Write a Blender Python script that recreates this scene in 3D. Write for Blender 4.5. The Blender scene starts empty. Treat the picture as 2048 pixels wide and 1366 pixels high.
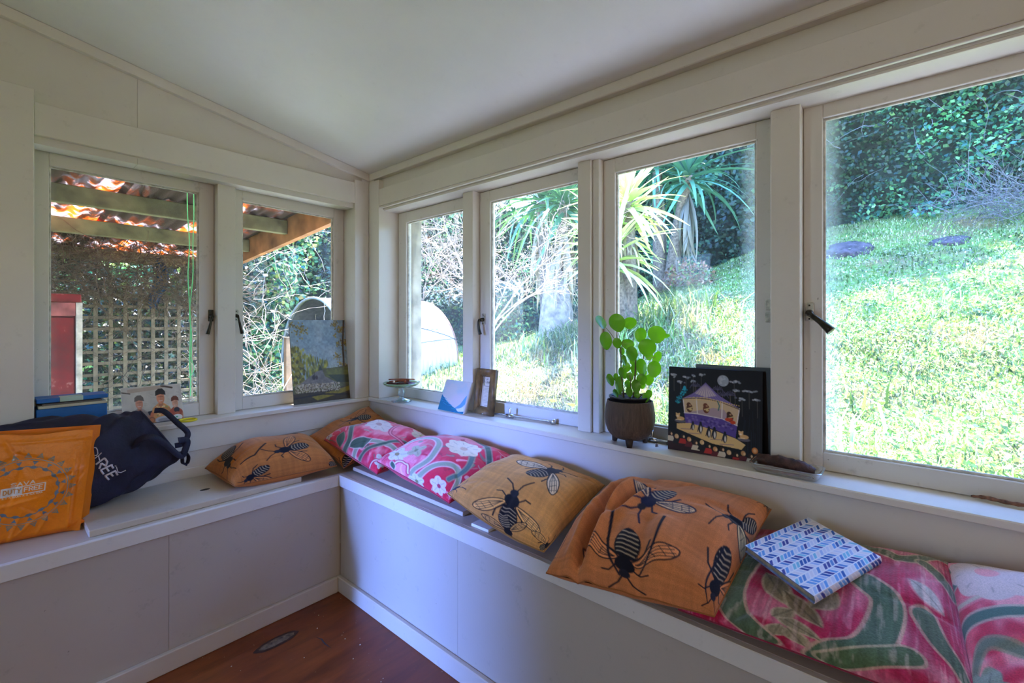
import bpy, bmesh, math, random
import numpy as np
from mathutils import Vector, Matrix

C = bpy.context.scene.collection
SC = bpy.context.scene
RNG = np.random.default_rng(11)
random.seed(11)

# ------------------------------------------------------------------ camera
cam_d = bpy.data.cameras.new('camera'); cam = bpy.data.objects.new('camera', cam_d); C.objects.link(cam)
cam.location = (-1.413, -2.2665, 1.172)
cam.rotation_euler = (math.pi/2, 0, math.radians(-49.25))
cam_d.sensor_width = 36.0; cam_d.lens = 16.14; cam_d.shift_y = -0.0190
cam_d.clip_start = 0.02; cam_d.clip_end = 200
SC.camera = cam
# ------------------------------------------------------------------ exposure and view
SC.view_settings.view_transform = 'Standard'; SC.view_settings.look = 'None'
SC.view_settings.gamma = 1; SC.view_settings.use_curve_mapping = False
SC.view_settings.exposure = 1.42
SC.cycles.max_bounces = 9; SC.cycles.diffuse_bounces = 5; SC.cycles.glossy_bounces = 3
SC.cycles.transmission_bounces = 6; SC.cycles.transparent_max_bounces = 20
SC.cycles.sample_clamp_indirect = 4.0
SC.cycles.caustics_reflective = False; SC.cycles.caustics_refractive = False
# ------------------------------------------------------------------ sky
W = bpy.data.worlds.new('sky'); SC.world = W; W.use_nodes = True
wn = W.node_tree.nodes; wl = W.node_tree.links
bg = wn['Background']; sky = wn.new('ShaderNodeTexSky'); sky.sky_type = 'NISHITA'
sky.sun_disc = False; sky.sun_elevation = math.radians(58); sky.sun_rotation = math.radians(45)
sky.air_density = 1.3; sky.dust_density = 0.3; sky.ozone_density = 2.0
tint = wn.new('ShaderNodeMix'); tint.data_type = 'RGBA'; tint.blend_type = 'MULTIPLY'; tint.inputs[0].default_value = 1; tint.inputs[7].default_value = (.60, .82, 1.30, 1)
wl.new(sky.outputs[0], tint.inputs[6]); wl.new(tint.outputs[2], bg.inputs[0]); bg.inputs[1].default_value = 1.0
# ------------------------------------------------------------------ sun
def lamp(name, typ, loc, direction, energy, color, **kw):
    d = bpy.data.lights.new(name, typ); d.energy = energy; d.color = color
    for k, v in kw.items(): setattr(d, k, v)
    o = bpy.data.objects.new(name, d); C.objects.link(o); o.location = loc
    o.rotation_euler = Vector(direction).to_track_quat('-Z', 'Y').to_euler()
    return o
lamp('sun', 'SUN', (12, 12, 20), (-.707, -.707, -1.6), 16.0, (1.0, .965, .91), angle=math.radians(.53))
# an added warm fill light, and the daylight of the glazed door in the unseen part of the room behind the photographer
lamp('warm_fill', 'AREA', (-2.3, -4.9, 1.5), (.05, 1, -.05), 9, (1.0, .86, .70), shape='RECTANGLE', size=2.6, size_y=1.1)
lamp('door_daylight', 'AREA', (-4.12, -.155, 1.0), (3.74, -.70, -.85), 4.2, (.14, .28, 1.0), shape='RECTANGLE', size=.10, size_y=1.5, spread=math.radians(19))

# ------------------------------------------------------------------ object helpers
def link(name, me, m=None, parent=None):
    o = bpy.data.objects.new(name, me); C.objects.link(o)
    if m is not None and me is not None and not me.materials: me.materials.append(m)
    if parent is not None: o.parent = parent
    return o
def tag(o, label, cat, group=None):
    o['label'] = label; o['category'] = cat
    if group: o['group'] = group
    return o
def thing(name, label, cat, loc=(0, 0, 0), group=None):
    o = bpy.data.objects.new(name, None); C.objects.link(o); o.location = loc; o.empty_display_size = .05
    return tag(o, label, cat, group)
def struct(o):
    o['kind'] = 'structure'; return o
def part_at(o, parent):
    """parent a mesh made in world space under a thing, keeping its place"""
    o.parent = parent; o.matrix_parent_inverse = Matrix.Translation(-Vector(parent.location)); return o
def smooth(me, on=True):
    me.polygons.foreach_set('use_smooth', [on]*len(me.polygons)); return me
def np_mesh(name, V, F, sm=False, col=None):
    """V (n,3); F list of arrays each (k,3) or (k,4)"""
    V = np.asarray(V, np.float32); me = bpy.data.meshes.new(name)
    if not isinstance(F, (list, tuple)): F = [F]
    F = [np.asarray(f, np.int32) for f in F if len(f)]
    me.vertices.add(len(V)); me.vertices.foreach_set('co', V.ravel())
    nl = sum(f.size for f in F); me.loops.add(nl)
    me.loops.foreach_set('vertex_index', np.concatenate([f.ravel() for f in F]))
    npoly = sum(len(f) for f in F); me.polygons.add(npoly)
    tot = np.concatenate([np.full(len(f), f.shape[1], np.int32) for f in F])
    st = np.concatenate([[0], np.cumsum(tot)[:-1]]).astype(np.int32)
    me.polygons.foreach_set('loop_start', st)
    try: me.polygons.foreach_set('loop_total', tot)
    except Exception: pass
    me.update(calc_edges=True); me.validate()
    if sm: me.polygons.foreach_set('use_smooth', np.ones(len(me.polygons), bool))
    if col is not None:
        a = me.color_attributes.new('paint', 'FLOAT_COLOR', 'POINT')
        c4 = np.ones((len(V), 4), np.float32); c4[:, :3] = lin(np.asarray(col)); a.data.foreach_set('color', c4.ravel())
    return me
def lin(c):
    c = np.clip(np.asarray(c, float), 0, 1)
    return np.where(c <= .04045, c/12.92, ((c+.055)/1.055)**2.4)
def L3(r, g, b):
    """sRGB 0..255 to linear RGBA"""
    return tuple(float(x) for x in lin(np.array([r, g, b])/255.)) + (1.,)
def bm_mesh(name, bm, sm=False):
    me = bpy.data.meshes.new(name); bm.normal_update(); bm.to_mesh(me); bm.free()
    if sm: smooth(me)
    return me
def box_bm(lo, hi, bev=.0015, M=None):
    bm = bmesh.new(); bmesh.ops.create_cube(bm, size=1)
    lo = np.array(lo, float); hi = np.array(hi, float)
    for v in bm.verts:
        v.co = Vector([lo[i] + (hi[i]-lo[i])*(v.co[i]+.5) for i in range(3)])
    if bev > 0: bmesh.ops.bevel(bm, geom=list(bm.edges), offset=bev, segments=1, affect='EDGES', profile=.5)
    if M is not None: bmesh.ops.transform(bm, matrix=M, verts=list(bm.verts))
    return bm
def box(name, lo, hi, m, parent=None, bev=.0015, M=None):
    lo2 = [min(a, b) for a, b in zip(lo, hi)]; hi2 = [max(a, b) for a, b in zip(lo, hi)]
    o = link(name, bm_mesh(name, box_bm(lo2, hi2, bev, M)), m)
    if parent is not None: part_at(o, parent)
    return o
def tube_np(P, r, k=6, cap=True):
    P = np.asarray(P, float); n = len(P); r = np.broadcast_to(np.asarray(r, float), (n,))
    T = np.gradient(P, axis=0); T /= np.linalg.norm(T, axis=1, keepdims=True)+1e-12
    ref = np.array([0, 0, 1.]) if abs(T[0, 2]) < .9 else np.array([1., 0, 0])
    V = []; A = np.linspace(0, 2*np.pi, k, endpoint=False)
    N = np.cross(T[0], ref); N /= np.linalg.norm(N)
    for i in range(n):
        N = N - T[i]*(N@T[i]); N /= np.linalg.norm(N)+1e-12; B = np.cross(T[i], N)
        V.append(P[i] + r[i]*(np.cos(A)[:, None]*N + np.sin(A)[:, None]*B))
    V = np.concatenate(V); q = []
    for i in range(n-1):
        for j in range(k):
            q.append((i*k+j, i*k+(j+1) % k, (i+1)*k+(j+1) % k, (i+1)*k+j))
    t = []
    if cap:
        V = np.vstack([V, P[0], P[-1]]); a, b = len(V)-2, len(V)-1
        for j in range(k):
            t.append((a, (j+1) % k, j)); t.append((b, (n-1)*k+j, (n-1)*k+(j+1) % k))
    return V, np.array(q), np.array(t).reshape(-1, 3)
def join_np(parts):
    V = []; Q = []; T = []; o = 0
    for v, q, t in parts:
        V.append(v); 
        if len(q): Q.append(np.asarray(q)+o)
        if len(t): T.append(np.asarray(t)+o)
        o += len(v)
    return np.concatenate(V), [np.concatenate(x) for x in (Q, T) if x]
def tube(name, P, r, m, parent=None, k=8):
    V, q, t = tube_np(P, r, k); o = link(name, np_mesh(name, V, [q, t], True), m)
    if parent is not None: part_at(o, parent)
    return o
def lathe_np(prof, n=40, c=(0, 0, 0), jit=None):
    prof = np.asarray(prof, float); A = np.linspace(0, 2*np.pi, n, endpoint=False); V = []
    for r, z in prof: V.append(np.stack([r*np.cos(A), r*np.sin(A), np.full(n, z)], 1))
    V = np.concatenate(V)+np.array(c); q = []
    for i in range(len(prof)-1):
        for j in range(n): q.append((i*n+j, i*n+(j+1) % n, (i+1)*n+(j+1) % n, (i+1)*n+j))
    return V, np.array(q), np.zeros((0, 3), int)
def lathe(name, prof, m, parent=None, n=40, c=(0, 0, 0)):
    V, q, t = lathe_np(prof, n, c); o = link(name, np_mesh(name, V, [q], True), m)
    if parent is not None: part_at(o, parent)
    return o
def curve_pts(P, n=24):
    """smooth interpolation through control points"""
    P = np.asarray(P, float); k = len(P)
    Q = np.vstack([2*P[0]-P[1], P, 2*P[-1]-P[-2]]); out = []
    m = max(2, n//(k-1))
    for i in range(k-1):
        p0, p1, p2, p3 = Q[i:i+4]
        for t in np.linspace(0, 1, m, endpoint=False):
            out.append(.5*((2*p1)+(-p0+p2)*t+(2*p0-5*p1+4*p2-p3)*t*t+(-p0+3*p1-3*p2+p3)*t**3))
    out.append(P[-1]); return np.array(out)

# ------------------------------------------------------------------ material helpers
def new_mat(name):
    m = bpy.data.materials.new(name); m.use_nodes = True
    nt = m.node_tree; b = nt.nodes['Principled BSDF']; return m, nt, b
def node(nt, typ, **kw):
    n = nt.nodes.new(typ)
    for k, v in kw.items():
        if k.startswith('i_'):
            n.inputs[k[2:].replace('_', ' ')].default_value = v
        else: setattr(n, k, v)
    return n
def coords(nt, space='Object', scale=(1, 1, 1)):
    tc = node(nt, 'ShaderNodeTexCoord'); mp = node(nt, 'ShaderNodeMapping'); mp.inputs['Scale'].default_value = scale
    nt.links.new(tc.outputs[space], mp.inputs[0]); return mp.outputs[0]
def noise(nt, vec, scale, detail=4, rough=.55, dist=0.):
    n = node(nt, 'ShaderNodeTexNoise'); n.inputs['Scale'].default_value = scale; n.inputs['Detail'].default_value = detail
    n.inputs['Roughness'].default_value = rough; n.inputs['Distortion'].default_value = dist
    if vec is not None: nt.links.new(vec, n.inputs['Vector'])
    return n.outputs['Fac']
def ramp(nt, fac, stops, interp='LINEAR'):
    r = node(nt, 'ShaderNodeValToRGB'); r.color_ramp.interpolation = interp; e = r.color_ramp.elements
    while len(e) < len(stops): e.new(.5)
    for el, (p, c) in zip(e, stops): el.position = p; el.color = c if len(c) == 4 else tuple(c)+(1,)
    nt.links.new(fac, r.inputs[0]); return r.outputs[0]
def mixc(nt, fac, a, b, mode='MIX'):
    n = node(nt, 'ShaderNodeMix', data_type='RGBA', blend_type=mode)
    for sock, v in ((n.inputs[0], fac), (n.inputs[6], a), (n.inputs[7], b)):
        if hasattr(v, 'is_output') or isinstance(v, bpy.types.NodeSocket): nt.links.new(v, sock)
        else: sock.default_value = v
    return n.outputs[2]
def bump(nt, h, b, strength=.2, dist=.01):
    n = node(nt, 'ShaderNodeBump'); n.inputs['Strength'].default_value = strength; n.inputs['Distance'].default_value = dist
    nt.links.new(h, n.inputs['Height']); nt.links.new(n.outputs[0], b.inputs['Normal']); return n
def plain(name, rgb, rough=.5, metal=0., var=.12, scale=14, bumps=.05, spec=.5):
    """a procedural surface of one colour with slight tonal variation"""
    m, nt, b = new_mat(name); v = coords(nt)
    f = noise(nt, v, scale, 5)
    c = L3(*rgb); d = tuple(x*(1-var*1.6) for x in c[:3])+(1,); e = tuple(min(1, x*(1+var)) for x in c[:3])+(1,)
    nt.links.new(ramp(nt, f, [(.3, d), (.7, e)]), b.inputs['Base Color'])
    b.inputs['Roughness'].default_value = rough; b.inputs['Metallic'].default_value = metal
    b.inputs['Specular IOR Level'].default_value = spec
    if bumps: bump(nt, noise(nt, v, scale*6, 3), b, bumps, .004)
    return m
def painted(name, rough=.85, weave=0, spec=.3, sheen=0., bumps=.25):
    """colour from the paint attribute, with a cloth weave or fine grain"""
    m, nt, b = new_mat(name); a = node(nt, 'ShaderNodeVertexColor', layer_name='paint')
    v = coords(nt); col = a.outputs['Color']
    n1 = noise(nt, v, weave or 300, 2); col = mixc(nt, .5, col, ramp(nt, n1, [(.3, (.62, .62, .62)), (.7, (1.25, 1.25, 1.25))]), 'MULTIPLY') if weave else col
    nt.links.new(col, b.inputs['Base Color']); b.inputs['Roughness'].default_value = rough
    b.inputs['Specular IOR Level'].default_value = spec; b.inputs['Sheen Weight'].default_value = sheen
    if bumps: bump(nt, n1, b, bumps, .0015)
    return m
def white_paint(name, rgb, dirt=(120, 112, 100), amt=.5, rough=.45, sc=(1, 1, 1)):
    m, nt, b = new_mat(name); v = coords(nt, 'Object', sc)
    big = noise(nt, v, 1.7, 6, .6); fine = noise(nt, v, 22, 6, .7); spots = noise(nt, v, 85, 2, .5)
    c = L3(*rgb); c2 = tuple(x*.93 for x in c[:3])+(1,)
    base = ramp(nt, big, [(.35, c2), (.65, c)])
    d = L3(*dirt)
    base = mixc(nt, ramp(nt, fine, [(.60, (0, 0, 0)), (.78, (amt*.6,)*3)]), base, d)
    base = mixc(nt, ramp(nt, spots, [(.765, (0, 0, 0)), (.80, (amt,)*3)]), base, d)
    nt.links.new(base, b.inputs['Base Color']); b.inputs['Roughness'].default_value = rough
    bump(nt, noise(nt, coords(nt, 'Object', (60, 60, 60)), 1.5, 3), b, .06, .003)
    return m
# ------------------------------------------------------------------ materials of the room
M = {}
M['wall'] = white_paint('wall paint', (214, 208, 198), amt=.25, rough=.5)
M['trim'] = white_paint('gloss trim paint', (220, 214, 204), amt=.35, rough=.32)
M['sash'] = white_paint('worn sash paint', (216, 210, 201), dirt=(96, 84, 70), amt=.7, rough=.4)
M['ceil'] = white_paint('ceiling paint', (236, 235, 232), amt=.12, rough=.6)
M['bench'] = white_paint('bench paint', (198, 186, 170), dirt=(98, 88, 76), amt=.55, rough=.4)
M['panel'] = white_paint('darker panel paint', (184, 173, 159), dirt=(98, 88, 76), amt=.5, rough=.5)  # bench paint in a darker tone, for the front panels only
M['putty'] = plain('old putty', (205, 202, 192), .7, var=.3, scale=40)
M['iron'] = plain('dark bronze', (58, 54, 44), .35, .8, var=.3, scale=60)
M['chrome'] = plain('chrome', (200, 203, 208), .18, 1., var=.08, scale=60, bumps=0)
M['painted_iron'] = plain('painted iron', (190, 186, 172), .4, .1, var=.3, scale=70)
M['crack'] = plain('dark joint', (52, 48, 44), .9)
def floor_mat():
    m, nt, b = new_mat('stained floor'); v = coords(nt)
    st = noise(nt, coords(nt, 'Object', (2.2, 9, 1)), 2.2, 6, .62, .6); bl = noise(nt, v, 2.6, 5)
    c = ramp(nt, st, [(.25, L3(84, 36, 10)), (.5, L3(124, 60, 18)), (.75, L3(146, 74, 28))])
    c = mixc(nt, ramp(nt, bl, [(.35, (0, 0, 0)), (.7, (.75,)*3)]), c, L3(106, 42, 26))
    sp = noise(nt, v, 120, 2); c = mixc(nt, ramp(nt, sp, [(.73, (0, 0, 0)), (.77, (.6,)*3)]), c, L3(190, 170, 140))
    nt.links.new(c, b.inputs['Base Color']); b.inputs['Roughness'].default_value = .33
    bump(nt, st, b, .05, .003); return m
M['floor'] = floor_mat()
def glass_mat(name, ax, veil, edge, side=0, wid=.07):
    """old window glass: clear, faintly reflecting, dusty towards the putty"""
    m = bpy.data.materials.new(name); m.use_nodes = True; nt = m.node_tree; nt.nodes.clear()
    out = node(nt, 'ShaderNodeOutputMaterial'); tr = node(nt, 'ShaderNodeBsdfTransparent'); tr.inputs[0].default_value = (.985, .995, .99, 1)
    gl = node(nt, 'ShaderNodeBsdfGlossy'); gl.inputs['Roughness'].default_value = .02
    df = node(nt, 'ShaderNodeBsdfTranslucent'); df.inputs[0].default_value = (.75, .85, .92, 1)
    fr = node(nt, 'ShaderNodeFresnel'); fr.inputs[0].default_value = 1.25
    tc = node(nt, 'ShaderNodeTexCoord'); sp = node(nt, 'ShaderNodeSeparateXYZ'); nt.links.new(tc.outputs['Generated'], sp.inputs[0])
    def near(sock, lo):
        mr = node(nt, 'ShaderNodeMapRange'); mr.inputs[1].default_value = 0 if lo else 1; mr.inputs[2].default_value = wid if lo else 1-wid
        mr.inputs[3].default_value = 1; mr.inputs[4].default_value = 0; mr.interpolation_type = 'SMOOTHSTEP'
        nt.links.new(sock, mr.inputs[0]); return mr.outputs[0]
    a = sp.outputs[ax]; z = sp.outputs[2]; acc = None
    sides = [near(a, True), near(a, False), near(z, True)] if side == 0 else [near(a, side > 0), near(a, side > 0)]
    for s in sides:
        if acc is None: acc = s; continue
        mx = node(nt, 'ShaderNodeMath', operation='MAXIMUM'); nt.links.new(acc, mx.inputs[0]); nt.links.new(s, mx.inputs[1]); acc = mx.outputs[0]
    vv = coords(nt); n1 = noise(nt, vv, 7, 6, .7); n2 = noise(nt, vv, 260, 2, .6); n3 = noise(nt, vv, 55, 3, .7)
    e = node(nt, 'ShaderNodeMath', operation='MULTIPLY'); nt.links.new(acc, e.inputs[0]); nt.links.new(ramp(nt, n2, [(.3, (.2,)*3), (.65, (1,)*3)]), e.inputs[1])
    e2 = node(nt, 'ShaderNodeMath', operation='MULTIPLY'); nt.links.new(e.outputs[0], e2.inputs[0]); e2.inputs[1].default_value = edge
    g = node(nt, 'ShaderNodeMath', operation='MULTIPLY'); nt.links.new(ramp(nt, n1, [(.3, (.35,)*3), (.75, (1,)*3)]), g.inputs[0]); g.inputs[1].default_value = veil
    s1 = node(nt, 'ShaderNodeMath', operation='ADD'); nt.links.new(e2.outputs[0], s1.inputs[0]); nt.links.new(g.outputs[0], s1.inputs[1])
    sk = node(nt, 'ShaderNodeMath', operation='MULTIPLY_ADD'); nt.links.new(ramp(nt, n3, [(.70, (0,)*3), (.74, (1,)*3)]), sk.inputs[0]); sk.inputs[1].default_value = .10; nt.links.new(s1.outputs[0], sk.inputs[2])
    m1 = node(nt, 'ShaderNodeMixShader'); nt.links.new(sk.outputs[0], m1.inputs[0]); nt.links.new(tr.outputs[0], m1.inputs[1]); nt.links.new(df.outputs[0], m1.inputs[2])
    fm = node(nt, 'ShaderNodeMath', operation='MULTIPLY'); nt.links.new(fr.outputs[0], fm.inputs[0]); fm.inputs[1].default_value = .6
    m2 = node(nt, 'ShaderNodeMixShader'); nt.links.new(fm.outputs[0], m2.inputs[0]); nt.links.new(m1.outputs[0], m2.inputs[1]); nt.links.new(gl.outputs[0], m2.inputs[2])
    nt.links.new(m2.outputs[0], out.inputs[0]); return m
M['glassA'] = glass_mat('dusty glass left', 0, .030, .07)
M['glassB'] = glass_mat('glass right', 1, .012, .05)
M['glassB3'] = glass_mat('sun-hazed glass', 1, .055, .08)
M['glassB5'] = glass_mat('glass hazed at the right edge', 1, .014, .22, 1, .13)
M['glassB6'] = glass_mat('glass hazed at the left edge', 1, .020, .20, -1, .10)

# ------------------------------------------------------------------ room shell
def S(name, lo, hi, m, bev=.0015, M_=None): return struct(box(name, lo, hi, m, None, bev, M_))
S('floor', (-4.2, -5, -.06), (0.1, .1, 0), M['floor'], 0)
def ceil_z(x): return 1.992-.170*x
bm = bmesh.new()
vs = [bm.verts.new(p) for p in [(.02, .1, ceil_z(.02)), (-4.2, .1, ceil_z(-4.2)), (-4.2, -5.1, ceil_z(-4.2)), (.02, -5.1, ceil_z(.02)),
                                (.02, .1, ceil_z(.02)+.09), (-4.2, .1, ceil_z(-4.2)+.09), (-4.2, -5.1, ceil_z(-4.2)+.09), (.02, -5.1, ceil_z(.02)+.09)]]
for f in ((0, 1, 2, 3), (7, 6, 5, 4), (0, 4, 5, 1), (1, 5, 6, 2), (2, 6, 7, 3), (3, 7, 4, 0)): bm.faces.new([vs[i] for i in f])
bmesh.ops.recalc_face_normals(bm, faces=bm.faces); struct(link('ceiling', bm_mesh('ceiling', bm), M['ceil']))
# left wall: below the sill, above the header (two sheets with a joint), and the part beyond the frame
S('wall_left', (-4.2, .012, 0), (.1, .10, .737), M['wall'], 0)
def gable(name, x0, x1, z0):
    bm = bmesh.new(); y0, y1 = .018, .10
    P = [(x0, z0), (x1, z0), (x1, ceil_z(x1)+.02), (x0, ceil_z(x0)+.02)]
    a = [bm.verts.new((x, y0, z)) for x, z in P]; b = [bm.verts.new((x, y1, z)) for x, z in P]
    bm.faces.new(a); bm.faces.new(b[::-1])
    for i in range(4): bm.faces.new([a[i], b[i], b[(i+1) % 4], a[(i+1) % 4]])
    bmesh.ops.recalc_face_normals(bm, faces=bm.faces); return struct(link(name, bm_mesh(name, bm), M['wall']))
gable('wall_left', -1.0078, .1, 1.79); gable('wall_left', -4.2, -1.0088, 1.79)
S('wall_left', (-4.2, .012, .737), (-1.40, .10, 1.80), M['wall'], 0)
# right wall: below the sill, above the header, and beyond the last window
S('wall_right', (.012, -5, 0), (.12, .012, .737), M['wall'], 0)
S('wall_right', (.028, -5, 1.787), (.16, .1, 2.05), M['wall'], 0)
S('wall_right', (.02, -5, .737), (.16, -2.80, 1.80), M['wall'], 0)
# the unseen part of the room
S('wall_front', (-4.2, -5, 0), (-4.1, -.45, 2.8), M['wall'], 0)
S('wall_front', (-4.2, -.45, 2.02), (-4.1, .1, 2.8), M['wall'], 0)
S('wall_back', (-4.2, -5.1, 0), (.1, -5, 2.8), M['wall'], 0)
# cornice battens
def along_slope(x0, x1, y0, y1, d0, d1, name, m):
    bm = bmesh.new(); P = [(x0, ceil_z(x0)-d0), (x1, ceil_z(x1)-d0), (x1, ceil_z(x1)-d1), (x0, ceil_z(x0)-d1)]
    a = [bm.verts.new((x, y0, z)) for x, z in P]; b = [bm.verts.new((x, y1, z)) for x, z in P]
    bm.faces.new(a); bm.faces.new(b[::-1])
    for i in range(4): bm.faces.new([a[i], b[i], b[(i+1) % 4], a[(i+1) % 4]])
    bmesh.ops.recalc_face_normals(bm, faces=bm.faces); bmesh.ops.bevel(bm, geom=list(bm.edges), offset=.002, segments=1, affect='EDGES')
    return struct(link(name, bm_mesh(name, bm), m))
along_slope(-4.1, .015, -.004, .019, .001, .040, 'trim_1', M['trim'])
S('trim_2', (-.004, -5, 1.953), (.029, -.006, 1.991), M['trim'], .003)
# headers, corner boards, architrave
S('trim_3', (-1.291, 0, 1.816), (-.085, .022, 1.928), M['trim'], .002)
S('trim_3', (-1.291, .021, 1.812), (-.085, .14, 1.86), M['trim'], .001)
S('trim_4', (0, -5, 1.800), (.031, -.096, 1.891), M['trim'], .002)
S('trim_4', (.004, -5, 1.789), (.017, -.098, 1.8005), M['trim'], .002)
S('trim_4', (.0305, -5, 1.780), (.16, -.098, 1.86), M['trim'], .001)
S('trim_5', (-.085, 0, .757), (0, .15, 1.945), M['trim'], .002)          # corner board on the left wall
S('trim_6', (0, -.095, .757), (.15, 0, 1.945), M['trim'], .002)           # and on the right wall
S('trim_5', (.006, -.04, .75), (.148, .148, 2.0), M['trim'], 0); S('trim_5', (-.04, .006, .75), (.01, .148, 2.0), M['trim'], 0)
S('trim_7', (-1.43, -.022, .745), (-1.2915, .14, 1.964), M['trim'], .002)  # wide board left of the windows
S('trim_8', (-1.290, .040, .757), (-1.2865, .14, 1.815), M['trim'], .0005)
# posts between the sashes
S('trim_9', (-.7175, .070, .757), (-.645, .15, 1.813), M['trim'], .002)
for y0, y1 in ((-.740, -.672), (-1.368, -1.311), (-2.040, -1.966)): S('trim_10', (.080, y0, .757), (.16, y1, 1.785), M['trim'], .002)
S('trim_11', (.094, -1.3965, .757), (.16, -1.369, 1.785), M['trim'], .002)
S('trim_10', (.080, -2.80, .757), (.16, -2.70, 1.785), M['trim'], .002)
# sills
S('trim_12', (-1.291, -.010, .737), (0.0, .16, .757), M['trim'], .003)
S('trim_13', (-.012, -5, .737), (.175, -.0105, .757), M['trim'], .003)
S('trim_15', (-1.9, .004, .506), (-.002, .013, .561), M['wall'], .0015); S('trim_16', (-1.9, .006, .630), (-.002, .013, .7365), M['wall'], .0015)
# skirting on the bench fronts
S('baseboard_left', (-1.9, -.396, 0), (-.396, -.378, .066), M['bench'], .003)
S('baseboard_right', (-.396, -5, 0), (-.378, -.379, .066), M['bench'], .003)
# a repaired oval in the floor and a split beside it
bm = bmesh.new(); n = 28
ring = [bm.verts.new((-.70+.062*math.cos(2*math.pi*i/n)*(1+.06*math.sin(3*i)), -.515+.018*math.sin(2*math.pi*i/n)*(1+.1*math.sin(2*i)), .0012)) for i in range(n)]
bm.faces.new(ring); pf = struct(link('floor_patch', bm_mesh('floor_patch', bm), plain('grey filler', (112, 92, 66), .6, var=.5, scale=60)))
pf.rotation_euler[2] = 0
bm = bmesh.new(); n = 28
o_ = [bm.verts.new((-.70+.078*math.cos(2*math.pi*i/n)*(1+.05*math.sin(5*i)), -.515+.029*math.sin(2*math.pi*i/n), .0006)) for i in range(n)]
bm.faces.new(o_); struct(link('floor_patch', bm_mesh('floor_patch', bm), plain('burnt edge', (58, 30, 18), .5, var=.3, scale=50)))
bm = bmesh.new(); pts = [(-.597, -.60), (-.588, -.625), (-.592, -.66), (-.588, -.70)]
l_ = [bm.verts.new((x-.0022*math.sin(math.pi*i/3), y, .0008)) for i, (x, y) in enumerate(pts)]; r_ = [bm.verts.new((x+.0008+.0022*math.sin(math.pi*i/3), y, .0008)) for i, (x, y) in enumerate(pts)]
for i in range(3): bm.faces.new([l_[i], l_[i+1], r_[i+1], r_[i]])
struct(link('floor_split', bm_mesh('floor_split', bm), M['crack']))
# crumbs of dirt on the floor
V = []; Q = []
for i in range(60):
    x = RNG.uniform(-1.0, -.40); y = RNG.uniform(-1.2, -.40); s = RNG.uniform(.001, .003); k = len(V)
    V += [(x-s, y, .0005), (x, y-s, .0005), (x+s, y, .0005), (x, y+s, .0005), (x, y, .0005+s)]; Q += [(k, k+1, k+4), (k+1, k+2, k+4), (k+2, k+3, k+4), (k+3, k, k+4)]
o = link('floor_crumbs', np_mesh('floor_crumbs', V, [np.array(Q)]), plain('crumbs', (205, 190, 165), .9)); o['kind'] = 'stuff'
tag(o, 'tiny pale crumbs of dirt scattered on the brown floor', 'dirt')

# ------------------------------------------------------------------ windows
def wbox(wall, name, a0, a1, d0, d1, z0, z1, m, parent, bev=.0015):
    lo, hi = ((a0, d0, z0), (a1, d1, z1)) if wall == 'A' else ((d0, a0, z0), (d1, a1, z1))
    return box(name, lo, hi, m, parent, bev)
def window(n, wall, a, g, z, gz, d0, glass):
    """a casement sash; a outer edges along the wall, g glass edges, z and gz likewise"""
    a0, a1 = sorted(a); g0, g1 = sorted(g)
    loc = ((a0+a1)/2, d0, z[0]) if wall == 'A' else (d0, (a0+a1)/2, z[0])
    w = bpy.data.objects.new('window_%d' % n, None); C.objects.link(w); w.location = loc; struct(w)
    d1 = d0+.036
    wbox(wall, 'stile', a0, g0, d0, d1, z[0], z[1], M['sash'], w, .002); wbox(wall, 'stile', g1, a1, d0, d1, z[0], z[1], M['sash'], w, .002)
    wbox(wall, 'rail', g0, g1, d0, d1, z[0], gz[0], M['sash'], w, .002); wbox(wall, 'rail', g0, g1, d0, d1, gz[1], z[1], M['sash'], w, .002)
    t = .006
    for (p0, p1, q0, q1) in ((g0, g1, gz[0], gz[0]+t), (g0, g1, gz[1]-t, gz[1]), (g0, g0+t, gz[0]+t, gz[1]-t), (g1-t, g1, gz[0]+t, gz[1]-t)):
        wbox(wall, 'glazing_bead', p0, p1, d0+.010, d0+.019, q0, q1, M['putty'], w, .001)
    gp = wbox(wall, 'glass_pane', g0-.003, g1+.003, d0+.0195, d0+.0225, gz[0]-.003, gz[1]+.003, M[glass], w, 0)
    return w
W1 = window(1, 'A', (-1.2855, -.7185), (-1.246, -.775), (.758, 1.811), (.815, 1.746), .115, 'glassA')
W2 = window(2, 'A', (-.644, -.086), (-.601, -.144), (.758, 1.811), (.815, 1.744), .115, 'glassA')
W3 = window(3, 'B', (-.0995, -.690), (-.169, -.640), (.758, 1.779), (.808, 1.722), .125, 'glassB3')
W4 = window(4, 'B', (-.7415, -1.320), (-.807, -1.285), (.758, 1.779), (.808, 1.728), .125, 'glassB3')
W5 = window(5, 'B', (-1.397, -1.985), (-1.445, -1.918), (.758, 1.779), (.808, 1.726), .125, 'glassB5')
W6 = window(6, 'B', (-2.041, -2.699), (-2.087, -2.640), (.758, 1.783), (.808, 1.742), .125, 'glassB6')
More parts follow.
